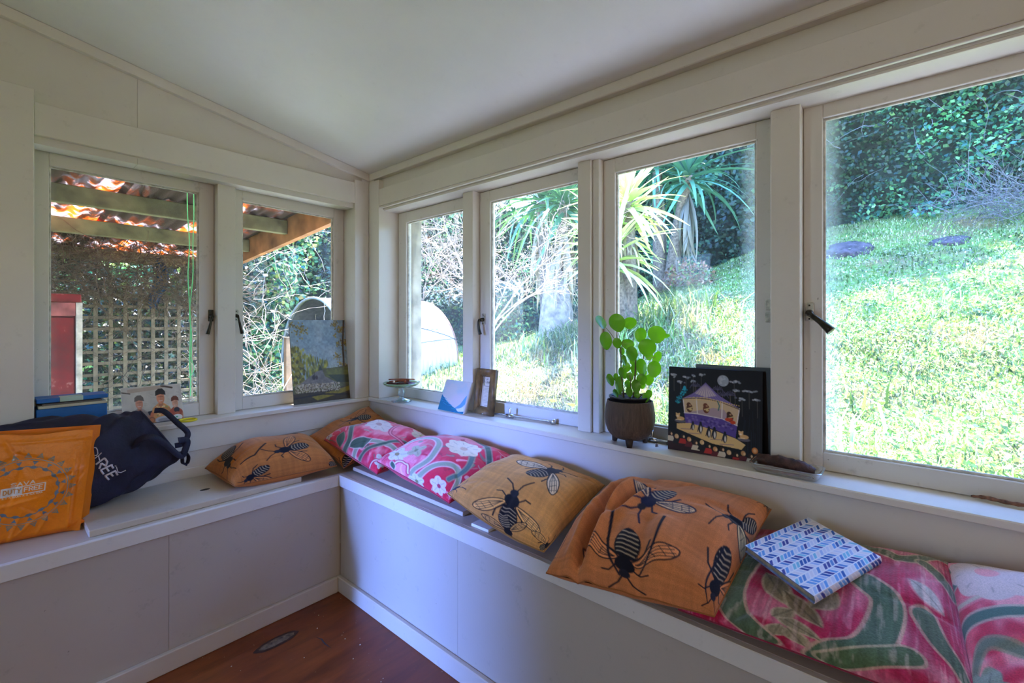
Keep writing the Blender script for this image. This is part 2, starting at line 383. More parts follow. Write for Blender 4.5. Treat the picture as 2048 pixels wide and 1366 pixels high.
def latch(win, wall, a, z, pts, plate_m, lever_m, r=(.006, .0045, .006, .008), d=.115):
    """casement fastener: screwed plate with a knuckle and a lever; pts are lever points (a, d, z)"""
    p = wbox(wall, 'latch_plate', a-.010, a+.010, d-.005, d+.0, z-.030, z+.022, plate_m, win, .0015)
    f = (lambda q: (q[0], q[1], q[2])) if wall == 'A' else (lambda q: (q[1], q[0], q[2]))
    def sub(name, V, q, t, m):
        o = link(name, np_mesh(name, V, [q, t], True), m); o.parent = p; return o
    V, q, t = tube_np([f((a, d-.003, z-.006)), f((a, d-.018, z-.008)), f((a, d-.026, z-.008))], [.009, .0085, .006], 10); sub('latch_knuckle', V, q, t, lever_m)
    P = curve_pts([f(x) for x in pts], 18); rr = np.interp(np.linspace(0, 1, len(P)), np.linspace(0, 1, len(r)), r); V, q, t = tube_np(P, rr, 8); sub('latch_lever', V, q, t, lever_m)
    for zz in (.014, -.024):
        V, q, t = tube_np([f((a, d-.004, z+zz)), f((a, d-.0065, z+zz))], [.003, .0022], 8); sub('screw', V, q, t, lever_m)
latch(W1, 'A', -.7315, 1.205, [(-.7315, .09, 1.198), (-.737, .086, 1.182), (-.744, .086, 1.15), (-.751, .088, 1.118)], M['iron'], M['iron'])
latch(W2, 'A', -.6285, 1.208, [(-.6285, .09, 1.20), (-.626, .086, 1.185), (-.619, .086, 1.15), (-.611, .088, 1.118)], M['painted_iron'], M['iron'])
latch(W4, 'B', -.768, 1.190, [(-.764, .10, 1.184), (-.762, .095, 1.168), (-.765, .095, 1.14), (-.772, .097, 1.115)], M['painted_iron'], M['iron'], d=.125)
latch(W6, 'B', -2.056, 1.205, [(-2.060, .10, 1.196), (-2.066, .088, 1.19), (-2.088, .078, 1.172), (-2.112, .07, 1.148)], M['painted_iron'], M['iron'], (.010, .007, .008, .012), d=.125)
for zz in (.018, -.018): wbox('B', 'striker_plate', -1.9628, -1.944, .117, .125, 1.205+zz-.016, 1.205+zz+.016, M['painted_iron'], W5, .002)
# stay bars lying along the bottom rails
def stay(win, y0, y1, x0, x1, z, knob=True):
    P = [(x0, y0, z), ((x0+x1)/2-.004, (y0+y1)/2, z+.001), (x1, y1, z+.002)]
    o = tube('casement_stay', curve_pts(P, 12), .0042, M['chrome'], win, 8)
    def sub(name, PP, r, k=8):
        V, q, t = tube_np(PP, r, k); s = link(name, np_mesh(name, V, [q, t], True), M['chrome']); s.parent = o
    ring = [(x0+.016*math.cos(a), y0+.012+.024*math.sin(a), z+.004*math.cos(a)) for a in np.linspace(-1.3, 4.4, 22)]
    sub('stay_handle', ring, np.linspace(.004, .006, 22))
    t = .36; m_ = (x0+(x1-x0)*t, y0+(y1-y0)*t)
    sub('stay_peg', [(m_[0]-.001, m_[1], z-.004), (m_[0], m_[1], z+.012), (m_[0]+.002, m_[1], z+.028), (m_[0]+.002, m_[1], z+.034)], [.006, .004, .006, .003])
    sub('stay_slide', [(m_[0], m_[1]+.018, z), (m_[0], m_[1]-.018, z)], .0085)
    sub('stay_bracket', [(x1, y1+.004, z-.008), (x1, y1, z+.004), (x1+.004, y1-.006, z+.010)], [.012, .010, .006])
stay(W4, -.842, -1.18, .072, .108, .766); stay(W5, -1.56, -1.66, .105, .112, .765)

# ------------------------------------------------------------------ the built-in bench
bench = thing('window_bench', 'L-shaped built-in white bench under the windows, with panelled fronts and square nosing', 'bench', (-.39, -.39, 0))
box('end_panel', (-1.9, -.366, 0), (-1.885, .011, .483), M['bench'], bench, .001); box('seat_top', (-1.9, -.372, .483), (-.0005, .011, .505), M['bench'], bench, .001); box('seat_top', (-.372, -5, .483), (.011, -.3725, .505), M['bench'], bench, .001)
box('nosing', (-1.9, -.390, .457), (-.3905, -.3725, .505), M['trim'], bench, .002); box('nosing', (-.390, -5, .457), (-.3725, -.3905, .505), M['trim'], bench, .002)
box('nosing', (-.3903, -.3903, .457), (-.3725, -.3725, .505), M['trim'], bench, .001)
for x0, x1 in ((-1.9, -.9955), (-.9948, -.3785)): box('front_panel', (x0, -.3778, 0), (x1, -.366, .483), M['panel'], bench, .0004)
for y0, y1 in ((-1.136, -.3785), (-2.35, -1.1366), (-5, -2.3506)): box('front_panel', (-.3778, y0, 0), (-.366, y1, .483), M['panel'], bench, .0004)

# the eave of the lean-to roof outside the right wall
S('trim_14', (.16, -5.2, 1.995), (.74, .6, 2.025), M['ceil'], 0); S('trim_14', (.74, -5.2, 1.99), (.765, .6, 2.09), M['trim'], 0)

# the pale bounce strip along the house, unseen, added to bounce sunlight onto the ceiling
S('path', (.125, -7, -.12), (1.25, 2.2, -.012), plain('pale bounce', (218, 220, 224), .8, var=.15, scale=5), .005)
# ------------------------------------------------------------------ the garden
GY = np.array([-12, -3.7, -1, .2, 1.57, 2.44, 5, 8, 14.]); GS = np.array([.40, .39, .37, .34, .28, .235, .13, .08, .05])
def ground(x, y):
    x = np.asarray(x, float); y = np.asarray(y, float); t = np.maximum(x-1.0, 0); t = np.where(x-1.0 < .5, np.where(x > 1.0, (x-1.0)**2, 0), t-.25)
    w = .035*np.sin(1.7*x+.6*y)+.03*np.sin(2.3*y-1.1*x+1)+.018*np.sin(4.1*x+3.3*y)+.012*np.sin(7.3*y-5.1*x)
    return -.06+np.interp(y, GY, GS)*(t+.0)+w*np.clip((x-.9)*.8, 0, 1)
def leaf_mat(name, trans=.4, rough=.45, gloss=.4):
    m, nt, b = new_mat(name); a = node(nt, 'ShaderNodeVertexColor', layer_name='paint'); nt.links.new(a.outputs[0], b.inputs[0]); b.inputs['Roughness'].default_value = rough; b.inputs['Specular IOR Level'].default_value = gloss
    f = noise(nt, coords(nt), 40, 2); c2 = mixc(nt, 1., a.outputs[0], ramp(nt, f, [(.2, (.72, .86, .45)), (.8, (1.12, 1.2, .7))]), 'MULTIPLY')
    tl = node(nt, 'ShaderNodeBsdfTranslucent'); nt.links.new(c2, tl.inputs[0]); ms = node(nt, 'ShaderNodeMixShader'); ms.inputs[0].default_value = trans
    nt.links.new(b.outputs[0], ms.inputs[1]); nt.links.new(tl.outputs[0], ms.inputs[2]); nt.links.new(ms.outputs[0], nt.nodes['Material Output'].inputs[0]); return m
M['leaf'] = leaf_mat('hedge leaves', .28); M['grass'] = leaf_mat('grass blades', .36, .5, .3); M['sword'] = leaf_mat('sword leaves', .25, .3, .5)
M['bark'] = plain('grey bark', (120, 104, 88), .9, var=.4, scale=25, bumps=.5); M['hull shade'] = plain('shade hull', (26, 36, 22), .95, var=.5, scale=6, bumps=.3)  # the hull green is kept dark, standing for shade inside the leaves
M['dry wood'] = plain('weathered timber', (140, 128, 104), .85, var=.3, scale=18, bumps=.3); M['twig'] = plain('dry twig', (172, 150, 128), .85, var=.35, scale=12)
def pick(pal, n): 
    pal = np.array(pal, float)/255.; c = pal[RNG.integers(0, len(pal), n)]; return np.clip(c*RNG.uniform(.75, 1.2, (n, 1)), 0, 1)
def leaf_quads(Cn, size, pal, aim=None, aspect=.62, spread=1.):
    """one pointed four-cornered leaf at each centre; aim: preferred facing"""
    n = len(Cn); size = np.broadcast_to(size, (n,)); N = RNG.normal(0, 1, (n, 3)); N /= np.linalg.norm(N, axis=1, keepdims=True)
    if aim is not None: N = N*spread+np.array(aim); N /= np.linalg.norm(N, axis=1, keepdims=True)
    A = np.cross(N, RNG.normal(0, 1, (n, 3))); A /= np.linalg.norm(A, axis=1, keepdims=True)+1e-9; B = np.cross(N, A); s = size[:, None]
    V = np.stack([Cn-A*s*.5, Cn-A*s*.05+B*s*aspect*.5+N*s*.08, Cn+A*s*.5-N*s*.05, Cn-A*s*.05-B*s*aspect*.5+N*s*.08], 1).reshape(-1, 3)
    return V, np.arange(4*n).reshape(n, 4), np.repeat(pick(pal, n), 4, 0)
def twigs_np(n, start, length, r, wig=.35, up=.0, seg=6, fork=0):
    P = []
    for i in range(n):
        p = np.array(start(i), float); d = RNG.normal(0, 1, 3); d[2] += up; d /= np.linalg.norm(d); L = length*RNG.uniform(.4, 1.2)/seg; X = [p]
        for k in range(seg): d = d+RNG.normal(0, wig, 3)*.6; d /= np.linalg.norm(d); X.append(X[-1]+d*L)
        P.append(tube_np(np.array(X), np.linspace(r, r*.4, seg+1)*RNG.uniform(.6, 1.3), 3, False))
    return P
def stuff(o): o['kind'] = 'stuff'; return o
# ground
gx = np.concatenate([np.linspace(-14, .3, 20), np.linspace(.45, 11, 110), np.linspace(11.5, 30, 20)]); gy = np.concatenate([np.linspace(-16, -8, 12), np.linspace(-7.8, 9, 150), np.linspace(9.5, 24, 16)])
X, Y = np.meshgrid(gx, gy); Z = ground(X, Y); i = np.arange(X.size).reshape(X.shape)
def ground_mat():
    m, nt, b = new_mat('lawn earth'); v = coords(nt); f = noise(nt, v, 1.3, 6, .65); g = noise(nt, v, 9, 5, .7); c = ramp(nt, f, [(.36, L3(112, 96, 58)), (.5, L3(98, 122, 44)), (.66, L3(80, 122, 40))])
    c = mixc(nt, ramp(nt, g, [(.45, (0,)*3), (.7, (.8,)*3)]), c, L3(132, 112, 72)); nt.links.new(c, b.inputs[0]); b.inputs['Roughness'].default_value = .95; bump(nt, g, b, .6, .05); return m
lawn = link('lawn', np_mesh('lawn', np.stack([X, Y, Z], -1).reshape(-1, 3), np.stack([i[:-1, :-1], i[:-1, 1:], i[1:, 1:], i[1:, :-1]], -1).reshape(-1, 4), True), ground_mat()); struct(lawn)
# grass blades
def patchy(c, x, y):
    """clumps of darker, fresher and dry grass"""
    f = np.sin(2.1*x+1.3*y)+np.sin(3.7*y-1.9*x+1)+.8*np.sin(5.9*x+4.3*y+2)+.6*np.sin(9.1*y-7.3*x)+.5*np.sin(14*x+11*y)+RNG.normal(0, .5, len(x)); t = np.clip(.5+.27*f, 0, 1)[:, None]
    c = c*(.66+.50*t); d = np.clip((np.sin(1.3*x-2.9*y+.7)+.7*np.sin(4.7*x+2.2*y)+.5*np.sin(8.3*y-5*x)-1.05)*1.2, 0, .85)[:, None]
    return np.clip(c*(1-d)+d*np.array([.74, .64, .50])*RNG.uniform(.7, 1.2, (len(x), 1)), 0, 1)
def blades(n, xs, ys, h, pal, lean=.5, w=.006):
    x = xs(n); y = ys(n); z = ground(x, y); a = RNG.uniform(0, 2*np.pi, n); H = h*RNG.uniform(.45, 1.3, n); wd = w*RNG.uniform(.6, 1.5, n)
    D = np.stack([np.cos(a), np.sin(a), 0*a], 1); S_ = np.stack([-np.sin(a), np.cos(a), 0*a], 1); B = np.stack([x, y, z-.01], 1); ln = lean*RNG.uniform(.2, 1.5, n)[:, None]; up = np.array([0, 0, 1.])
    m_ = B+up*(H*.55)[:, None]+D*(H*.25)[:, None]*ln; t = B+up*(H*(1-.25*ln[:, 0]))[:, None]+D*(H*.85)[:, None]*ln
    V = np.stack([B-S_*wd[:, None], B+S_*wd[:, None], m_+S_*wd[:, None]*.8, m_-S_*wd[:, None]*.8, t], 1).reshape(-1, 3); k = np.arange(n)[:, None]*5
    return V, k+np.array([[0, 1, 2, 3]]), k+np.array([[3, 2, 4]]), np.repeat(patchy(pick(pal, n), x, y), 5, 0)
GP = [(136, 164, 98), (154, 178, 112), (116, 152, 86), (182, 194, 144), (100, 138, 78), (204, 202, 172)]; DRY = [(208, 190, 150), (190, 168, 136), (218, 200, 176), (170, 170, 110)]
sets = []
def add(*a): sets.append(a)
add(*blades(46000, lambda n: 1.2+3.6*RNG.random(n)**1.2, lambda n: RNG.uniform(-5.2, 2.6, n), .075, GP, 1.1, .0038)); add(*blades(40000, lambda n: RNG.uniform(3.5, 9.6, n), lambda n: RNG.uniform(-6.0, 3.2, n), .065, GP, 1.0, .007))
add(*blades(5000, lambda n: RNG.uniform(1.2, 5.5, n), lambda n: RNG.uniform(-5, 2, n), .13, DRY, 1.0, .005)); add(*blades(16000, lambda n: RNG.normal(3.0, .9, n).clip(1.3, 5), lambda n: RNG.normal(.75, .75, n), .13, DRY+[(232, 222, 204), (224, 204, 190)]+GP[3:4], 1.1, .006)); add(*blades(7000, lambda n: RNG.uniform(.9, 6, n), lambda n: RNG.uniform(1.5, 6.5, n), .14, GP, .8, .008))
add(*blades(1800, lambda n: RNG.normal(4.6, .5, n), lambda n: RNG.normal(1.0, .7, n), .38, GP, 1.0, .009)); add(*blades(700, lambda n: RNG.normal(2.2, .35, n), lambda n: RNG.normal(-1.15, .4, n), .30, GP+DRY[:1], 1.1, .008))
o = 0; VV, QQ, TT, CC = [], [], [], []
for V, q, t, c in sets: VV.append(V); QQ.append(q+o); TT.append(t+o); CC.append(c); o += len(V)
g_o = stuff(link('lawn_grass', np_mesh('lawn_grass', np.concatenate(VV), [np.concatenate(QQ), np.concatenate(TT)], False, np.concatenate(CC)), M['grass'])); tag(g_o, 'long sunlit grass covering the slope outside the right windows', 'grass')
n = 30000; x = np.concatenate([1.2+4.2*RNG.random(n-5000)**1.1, RNG.uniform(4, 8, 5000)]); y = RNG.uniform(-5.2, 2.0, n); V, q, c = leaf_quads(np.stack([x, y, ground(x, y)+RNG.uniform(.02, .08, n)], 1), RNG.uniform(.018, .045, n), GP+[(150, 180, 84), (134, 164, 90)], (0, 0, .9))
cl = stuff(link('clover', np_mesh('clover', V, q, False, c), M['grass'])); tag(cl, 'low broad clover leaves among the grass on the slope', 'clover')
n = 1000; x = np.concatenate([RNG.normal(6.0, 1.1, 700), RNG.uniform(3.5, 9, 300)]); y = np.concatenate([RNG.normal(-1.3, 1.2, 700), RNG.uniform(-4.5, 1, 300)]); Cn = np.stack([x, y, ground(x, y)+RNG.uniform(.06, .11, n)], 1); a = np.linspace(0, 2*np.pi, 6, endpoint=False)
rad = RNG.uniform(.010, .019, n); V = Cn[:, None]+np.stack([np.cos(a), np.sin(a), 0*a], 1)[None]*rad[:, None, None]; V[..., 2] -= V[..., 0]*.0+RNG.uniform(-.004, .004, (n, 6))
V = np.concatenate([Cn[:, None]+[0, 0, .002], V], 1).reshape(-1, 3); k = (np.arange(n)*7)[:, None, None]; F = (k+np.array([[0, 1+j, 1+(j+1) % 6] for j in range(6)])[None]).reshape(-1, 3)
d_o = stuff(link('daisies', np_mesh('daisies', V, F), plain('white petals', (244, 244, 246), .7, var=.03))); tag(d_o, 'scattered white daisies on the shaded upper lawn', 'daisies')
def mound(name, label, x, y, rx, ry, h, m):
    bm = bmesh.new(); bmesh.ops.create_icosphere(bm, subdivisions=3, radius=1); z = float(ground(x, y)); rr = random.Random(1)
    for v in bm.verts: k = 1+.25*rr.uniform(-1, 1); v.co = Vector((x+v.co.x*rx*k, y+v.co.y*ry*k, 0)) + Vector((0, 0, float(ground(x+v.co.x*rx, y+v.co.y*ry))+max(-.05, v.co.z)*h*k))
    tag(link(name, bm_mesh(name, bm, True), m), label, 'soil', 'bare earth patches on the lawn')
earth = plain('dark earth', (74, 62, 66), .95, var=.5, scale=14, bumps=.5)
mound('soil_mound', 'dark bare earth mound on the shaded lawn by the right-hand post', 7.5, -1.55, .36, .30, .10, earth); mound('soil_mound', 'flatter bare earth patch on the lawn below the grey twiggy bush', 7.6, -2.7, .30, .22, .06, earth)

# ---------------------------------------------------------------- hedges and trees
HG = [(52, 104, 70), (40, 88, 64), (68, 124, 76), (86, 140, 82), (46, 96, 88), (34, 76, 56), (112, 156, 92)]
def hedge(name, label, path, height, n, size, pal, cat='hedge', depth=.5, lump=.45, rough_top=.3, seed=1, aim=(-.5, -.5, .5), hull=True, upper=0):
    path = np.array(path, float); seg = np.linalg.norm(np.diff(path, axis=0), axis=1); s = np.concatenate([[0], np.cumsum(seg)])
    root = thing(name, label, cat, group='hedges around the lawn' if cat == 'hedge' else None, loc=(path[0, 0], path[0, 1], float(ground(path[0, 0], path[0, 1])))); r = np.random.default_rng(seed); ph = r.uniform(0, 6, 8)
    def at(t): return np.stack([np.interp(t, s, path[:, 0]), np.interp(t, s, path[:, 1])], -1)
    def nrm(t):
        d = at(t+.05)-at(t-.05); d /= np.linalg.norm(d, axis=-1, keepdims=True)+1e-9; return np.stack([-d[..., 1], d[..., 0]], -1)
    def off(t, z): return lump*(.5*np.sin(1.3*t+ph[0]+.7*z)+.35*np.sin(2.9*t+ph[1]-1.3*z)+.3*np.sin(1.9*z+ph[2]+.4*t)+.22*np.sin(5.1*t+3.7*z+ph[3])+.15*np.sin(8.3*t-6.1*z+ph[4]))-.18*np.maximum(z-height*.55, 0)**1.5
    def top(t): return height*(1+rough_top*(.5*np.sin(1.1*t+ph[5])+.3*np.sin(2.7*t+ph[6])+.2*np.sin(5.3*t+ph[7])))
    t = r.uniform(0, s[-1], n); z = r.random(n)**1.05*top(t); dd = off(t, z)+r.normal(0, .13, n)-r.random(n)**2*depth*.6; c = at(t)+nrm(t)*dd[:, None]; P = np.stack([c[:, 0], c[:, 1], ground(c[:, 0], c[:, 1])+z], 1)
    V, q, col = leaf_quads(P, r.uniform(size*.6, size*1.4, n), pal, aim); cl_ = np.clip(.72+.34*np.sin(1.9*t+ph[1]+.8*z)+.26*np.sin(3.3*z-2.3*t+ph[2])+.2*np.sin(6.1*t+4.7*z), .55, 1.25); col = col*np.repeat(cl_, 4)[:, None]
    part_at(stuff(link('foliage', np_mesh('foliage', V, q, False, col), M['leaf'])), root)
    if upper:
        t = r.uniform(0, s[-1], upper); z = r.uniform(.8, 1., upper)*top(t); c = at(t)+nrm(t)*(off(t, z)-r.random(upper)*1.2)[:, None]; P = np.stack([c[:, 0], c[:, 1], ground(c[:, 0], c[:, 1])+z], 1)
        V, q, col = leaf_quads(P, r.uniform(.1, .25, upper), pal); part_at(stuff(link('foliage', np_mesh('foliage', V, q, False, col), M['leaf'])), root)
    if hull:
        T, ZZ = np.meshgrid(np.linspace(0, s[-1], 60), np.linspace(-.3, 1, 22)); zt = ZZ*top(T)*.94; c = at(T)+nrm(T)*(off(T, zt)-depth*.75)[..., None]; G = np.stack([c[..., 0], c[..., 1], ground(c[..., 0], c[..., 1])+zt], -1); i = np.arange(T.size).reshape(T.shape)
        part_at(link('shade_hull', np_mesh('shade_hull', G.reshape(-1, 3), np.stack([i[:-1, :-1], i[:-1, 1:], i[1:, 1:], i[1:, :-1]], -1).reshape(-1, 4), True), M['hull shade']), root)  # dark sheet behind the leaves, with shade put into its colour
    return root
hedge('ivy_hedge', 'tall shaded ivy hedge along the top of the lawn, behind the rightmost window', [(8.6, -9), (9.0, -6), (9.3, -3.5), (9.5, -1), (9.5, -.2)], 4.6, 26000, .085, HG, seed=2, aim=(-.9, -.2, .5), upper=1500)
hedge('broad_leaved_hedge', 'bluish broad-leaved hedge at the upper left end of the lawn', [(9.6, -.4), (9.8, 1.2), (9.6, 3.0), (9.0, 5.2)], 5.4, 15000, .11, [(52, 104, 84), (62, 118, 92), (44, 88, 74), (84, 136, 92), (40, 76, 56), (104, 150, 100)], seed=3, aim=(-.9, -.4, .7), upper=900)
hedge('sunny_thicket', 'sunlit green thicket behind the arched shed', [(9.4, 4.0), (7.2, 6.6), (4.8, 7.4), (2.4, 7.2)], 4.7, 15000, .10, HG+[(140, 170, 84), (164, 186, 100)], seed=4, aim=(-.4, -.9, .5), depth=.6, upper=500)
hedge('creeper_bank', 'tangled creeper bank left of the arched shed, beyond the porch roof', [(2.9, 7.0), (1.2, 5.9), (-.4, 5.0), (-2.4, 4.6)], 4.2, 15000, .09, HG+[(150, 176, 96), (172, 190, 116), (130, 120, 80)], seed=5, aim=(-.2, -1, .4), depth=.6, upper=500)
hedge('leafy_screen', 'dense leafy screen right behind the wooden trellis', [(.0, 2.85), (-1.2, 2.8), (-3.2, 2.7)], 2.1, 15000, .05, [(46, 62, 34), (66, 84, 42), (38, 50, 30), (92, 112, 58), (84, 72, 50), (60, 52, 40)], 'shrub', seed=6, depth=.45, lump=.12, aim=(0, -.6, .3), hull=False)
def tree(name, label, base, h, crowns, n, pal, leaf):
    z0 = float(ground(base[0], base[1])); root = thing(name, label, 'tree', (base[0], base[1], z0), 'tall trees behind the hedges'); tube('trunk', curve_pts([(base[0], base[1], z0-.1), (base[0]+.15, base[1]-.1, z0+h*.5), (crowns[0][0], crowns[0][1], crowns[0][2])], 10), np.linspace(.22, .10, 11)[:len(curve_pts([(0, 0, 0), (0, 0, 1), (0, 0, 2)], 10))], M['bark'], root, 10)
    Ps = []
    for cx, cy, cz, rr in crowns:
        d = RNG.normal(0, 1, (n, 3)); d /= np.linalg.norm(d, axis=1, keepdims=True); Ps.append(np.array([cx, cy, cz])+d*(rr*RNG.random((n, 1))**.35)*[1, 1, .8])
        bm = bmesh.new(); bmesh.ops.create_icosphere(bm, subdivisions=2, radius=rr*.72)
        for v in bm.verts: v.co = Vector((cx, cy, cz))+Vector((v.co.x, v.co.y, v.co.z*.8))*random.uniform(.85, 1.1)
        part_at(link('shade_hull', bm_mesh('shade_hull', bm, True), M['hull shade']), root)  # dark crown core, coloured as the shade between the leaves
    P = np.concatenate(Ps); V, q, c = leaf_quads(P, RNG.uniform(.14, .30, len(P)), pal); part_at(stuff(link('foliage', np_mesh('foliage', V, q, False, c), M['leaf'])), root)
tree('tall_tree', 'tall dark tree standing behind the ivy hedge, shading the upper lawn', (11.6, 1.2), 6, [(10.7, 2.0, 9.6, 2.5), (12.7, .2, 9.8, 2.5), (13.6, -2.2, 9.8, 2.4)], 1500, HG, .2); tree('tall_tree', 'tall dark tree standing behind the broad-leaved hedge', (11.6, 4.6), 6, [(11.4, 4.6, 9.6, 2.4), (11.2, 6.6, 9.2, 2.2)], 1500, HG, .2)

# ---------------------------------------------------------------- sword-leaved yuccas
def sword_mesh(name, pal, droop):
    n = 7; V = []; col = []; c0, c1 = np.array(pal[0])/255., np.array(pal[1])/255.
    for i in range(n+1):
        t = i/n; x = t*(1-.18*droop*t); z = -droop*.62*t*t+.03*math.sin(t*3); w = .034*(1-t)**.55*(.55+.9*min(1, t*4)) if t < 1 else .0008; V += [(x, -w, z+w*.35), (x, 0, z), (x, w, z+w*.35)]; col += [c0*(1-t)+c1*t]*3
    F = []
    for i in range(n): k = i*3; F += [(k, k+3, k+4, k+1), (k+1, k+4, k+5, k+2)]
    me = np_mesh(name, V, np.array(F), True, np.array(col)); me.materials.append(M['sword']); return me
def yucca(label, x, y, heads, length, nleaf, pal, dead, skirt=20):
    z0 = float(ground(x, y)); root = thing('yucca', label, 'yucca', (x, y, z0), 'yuccas on the slope'); mesh = [sword_mesh('sword_leaf', pal, d) for d in (.15, .5, .95)]; dm = [sword_mesh('dead_leaf', dead, d) for d in (.3, .7)]
    for hx, hy, hz in heads:
        tube('trunk', curve_pts([(x+.3*hx, y+.3*hy, z0-.05), (x+.6*hx, y+.6*hy, z0+.5*hz), (x+hx, y+hy, z0+hz)], 12), np.linspace(.15, .09, 13)[:len(curve_pts([(0, 0, 0), (0, 0, 1), (0, 0, 2)], 12))], M['bark'], root, 12)
        for k in range(nleaf+skirt):
            dead_ = k >= nleaf; az = k*2.39996+RNG.uniform(-.2, .2); f = (k+.5)/nleaf
            el = (1.35-1.75*f**.8+RNG.uniform(-.12, .12)) if not dead_ else RNG.uniform(-1.5, -1.1); L = length*(RNG.uniform(.75, 1.1) if not dead_ else RNG.uniform(.6, 1.0))
            o = bpy.data.objects.new('sword_leaf' if not dead_ else 'dead_leaf', (mesh[min(2, int(f*3))] if not dead_ else dm[k % 2])); C.objects.link(o); o.parent = root; o.matrix_parent_inverse = Matrix.Translation(-Vector(root.location))
            hzz = z0+hz+(.10-.28*f if not dead_ else -.25-RNG.uniform(0, .45)); o.matrix_basis = Matrix.Translation((x+hx, y+hy, hzz)) @ Matrix.Rotation(az, 4, 'Z') @ Matrix.Rotation(-el, 4, 'Y') @ Matrix.Rotation(RNG.uniform(-.5, .5), 4, 'X') @ Matrix.Diagonal((L, 1.05, L*.8, 1))
    return root
BR_ = [(150, 128, 100), (196, 176, 146)]
yucca('sunlit yellow-green yucca seen just above the pot plant', 4.55, .72, [(-.0, .0, 1.85), (.2, .35, 1.5), (-.25, .12, 1.05)], 1.0, 60, [(176, 196, 110), (224, 232, 170)], BR_, 16)  # leaf colours paled, with the sun's highlights put into them
yucca('large yucca with a thick trunk and hanging dead leaves, behind the blossom tree', 5.3, 2.55, [(.0, -.25, 2.45), (.3, .5, 2.7)], 1.6, 60, [(62, 108, 76), (108, 148, 96)], BR_, 30)
yucca('shaded blue-green yucca against the broad-leaved hedge', 7.6, 1.5, [(0, .1, 2.6), (-.2, -.6, 2.2)], 1.45, 60, [(62, 112, 92), (104, 150, 110)], [(104, 100, 88), (150, 140, 118)], 18)
# trunk skirt of the large yucca: a swollen pale base
V, q, t = tube_np(curve_pts([(5.2, 2.4, float(ground(5.2, 2.4))-.1), (5.22, 2.42, 1.5), (5.3, 2.5, 2.2)], 10), [.34, .33, .32, .30, .28, .26, .24, .22, .2, .18, .16], 14)
tag(link('stump', np_mesh('stump', V+RNG.normal(0, .008, V.shape), [q, t], True), plain('pale trunk', (168, 150, 138), .9, var=.35, scale=10, bumps=.6)), 'pale swollen stump below the hanging dead yucca leaves', 'stump')
# brown-leaved shrub and grey twiggy bush
def shrub(name, label, c, r, n, size, pal, tw=0, tr=.004, tm='twig'):
    z0 = float(ground(c[0], c[1])); root = thing(name, label, 'shrub', (c[0], c[1], z0))
    if n: d = RNG.normal(0, 1, (n, 3)); d /= np.linalg.norm(d, axis=1, keepdims=True); d[:, 2] = np.abs(d[:, 2]); P = np.array([c[0], c[1], z0+.05])+d*np.array(r)*RNG.random((n, 1))**.4; V, q, col = leaf_quads(P, RNG.uniform(size*.6, size*1.3, n), pal); part_at(stuff(link('foliage', np_mesh('foliage', V, q, False, col), M['leaf'])), root)
    if tw:
        def st(i): a = RNG.normal(0, .4, 2); return (c[0]+a[0]*r[0], c[1]+a[1]*r[1], z0+RNG.uniform(.0, .6)*r[2])
        V, F = join_np(twigs_np(tw, st, max(r)*.9, tr, .4, .5)); part_at(stuff(link('twigs', np_mesh('twigs', V, F, True), M[tm])), root)
M['grey twig'] = plain('grey twigs', (108, 104, 104), .9, var=.3)
shrub('brown_shrub', 'low rusty brown-leaved shrub at the far end of the lawn', (7.0, .75), (.45, .5, .5), 700, .07, [(150, 104, 84), (176, 128, 100), (120, 84, 66), (140, 150, 90)], 30)
shrub('twiggy_bush', 'grey twiggy mound of a bush at the foot of the ivy hedge', (8.3, -3.5), (.75, 1.0, .62), 500, .04, [(120, 124, 110), (92, 110, 84)], 380, .004, 'grey twig')
V, F = join_np(twigs_np(90, lambda i: (RNG.uniform(8.6, 9.0), RNG.uniform(-5.5, -.8), RNG.uniform(3.6, 6.2)), 0.8, .006, .35, .2)); tag(stuff(link('bare_branches', np_mesh('bare_branches', V, F, True), M['grey twig'])), 'bare grey branches poking out of the ivy hedge', 'branches')

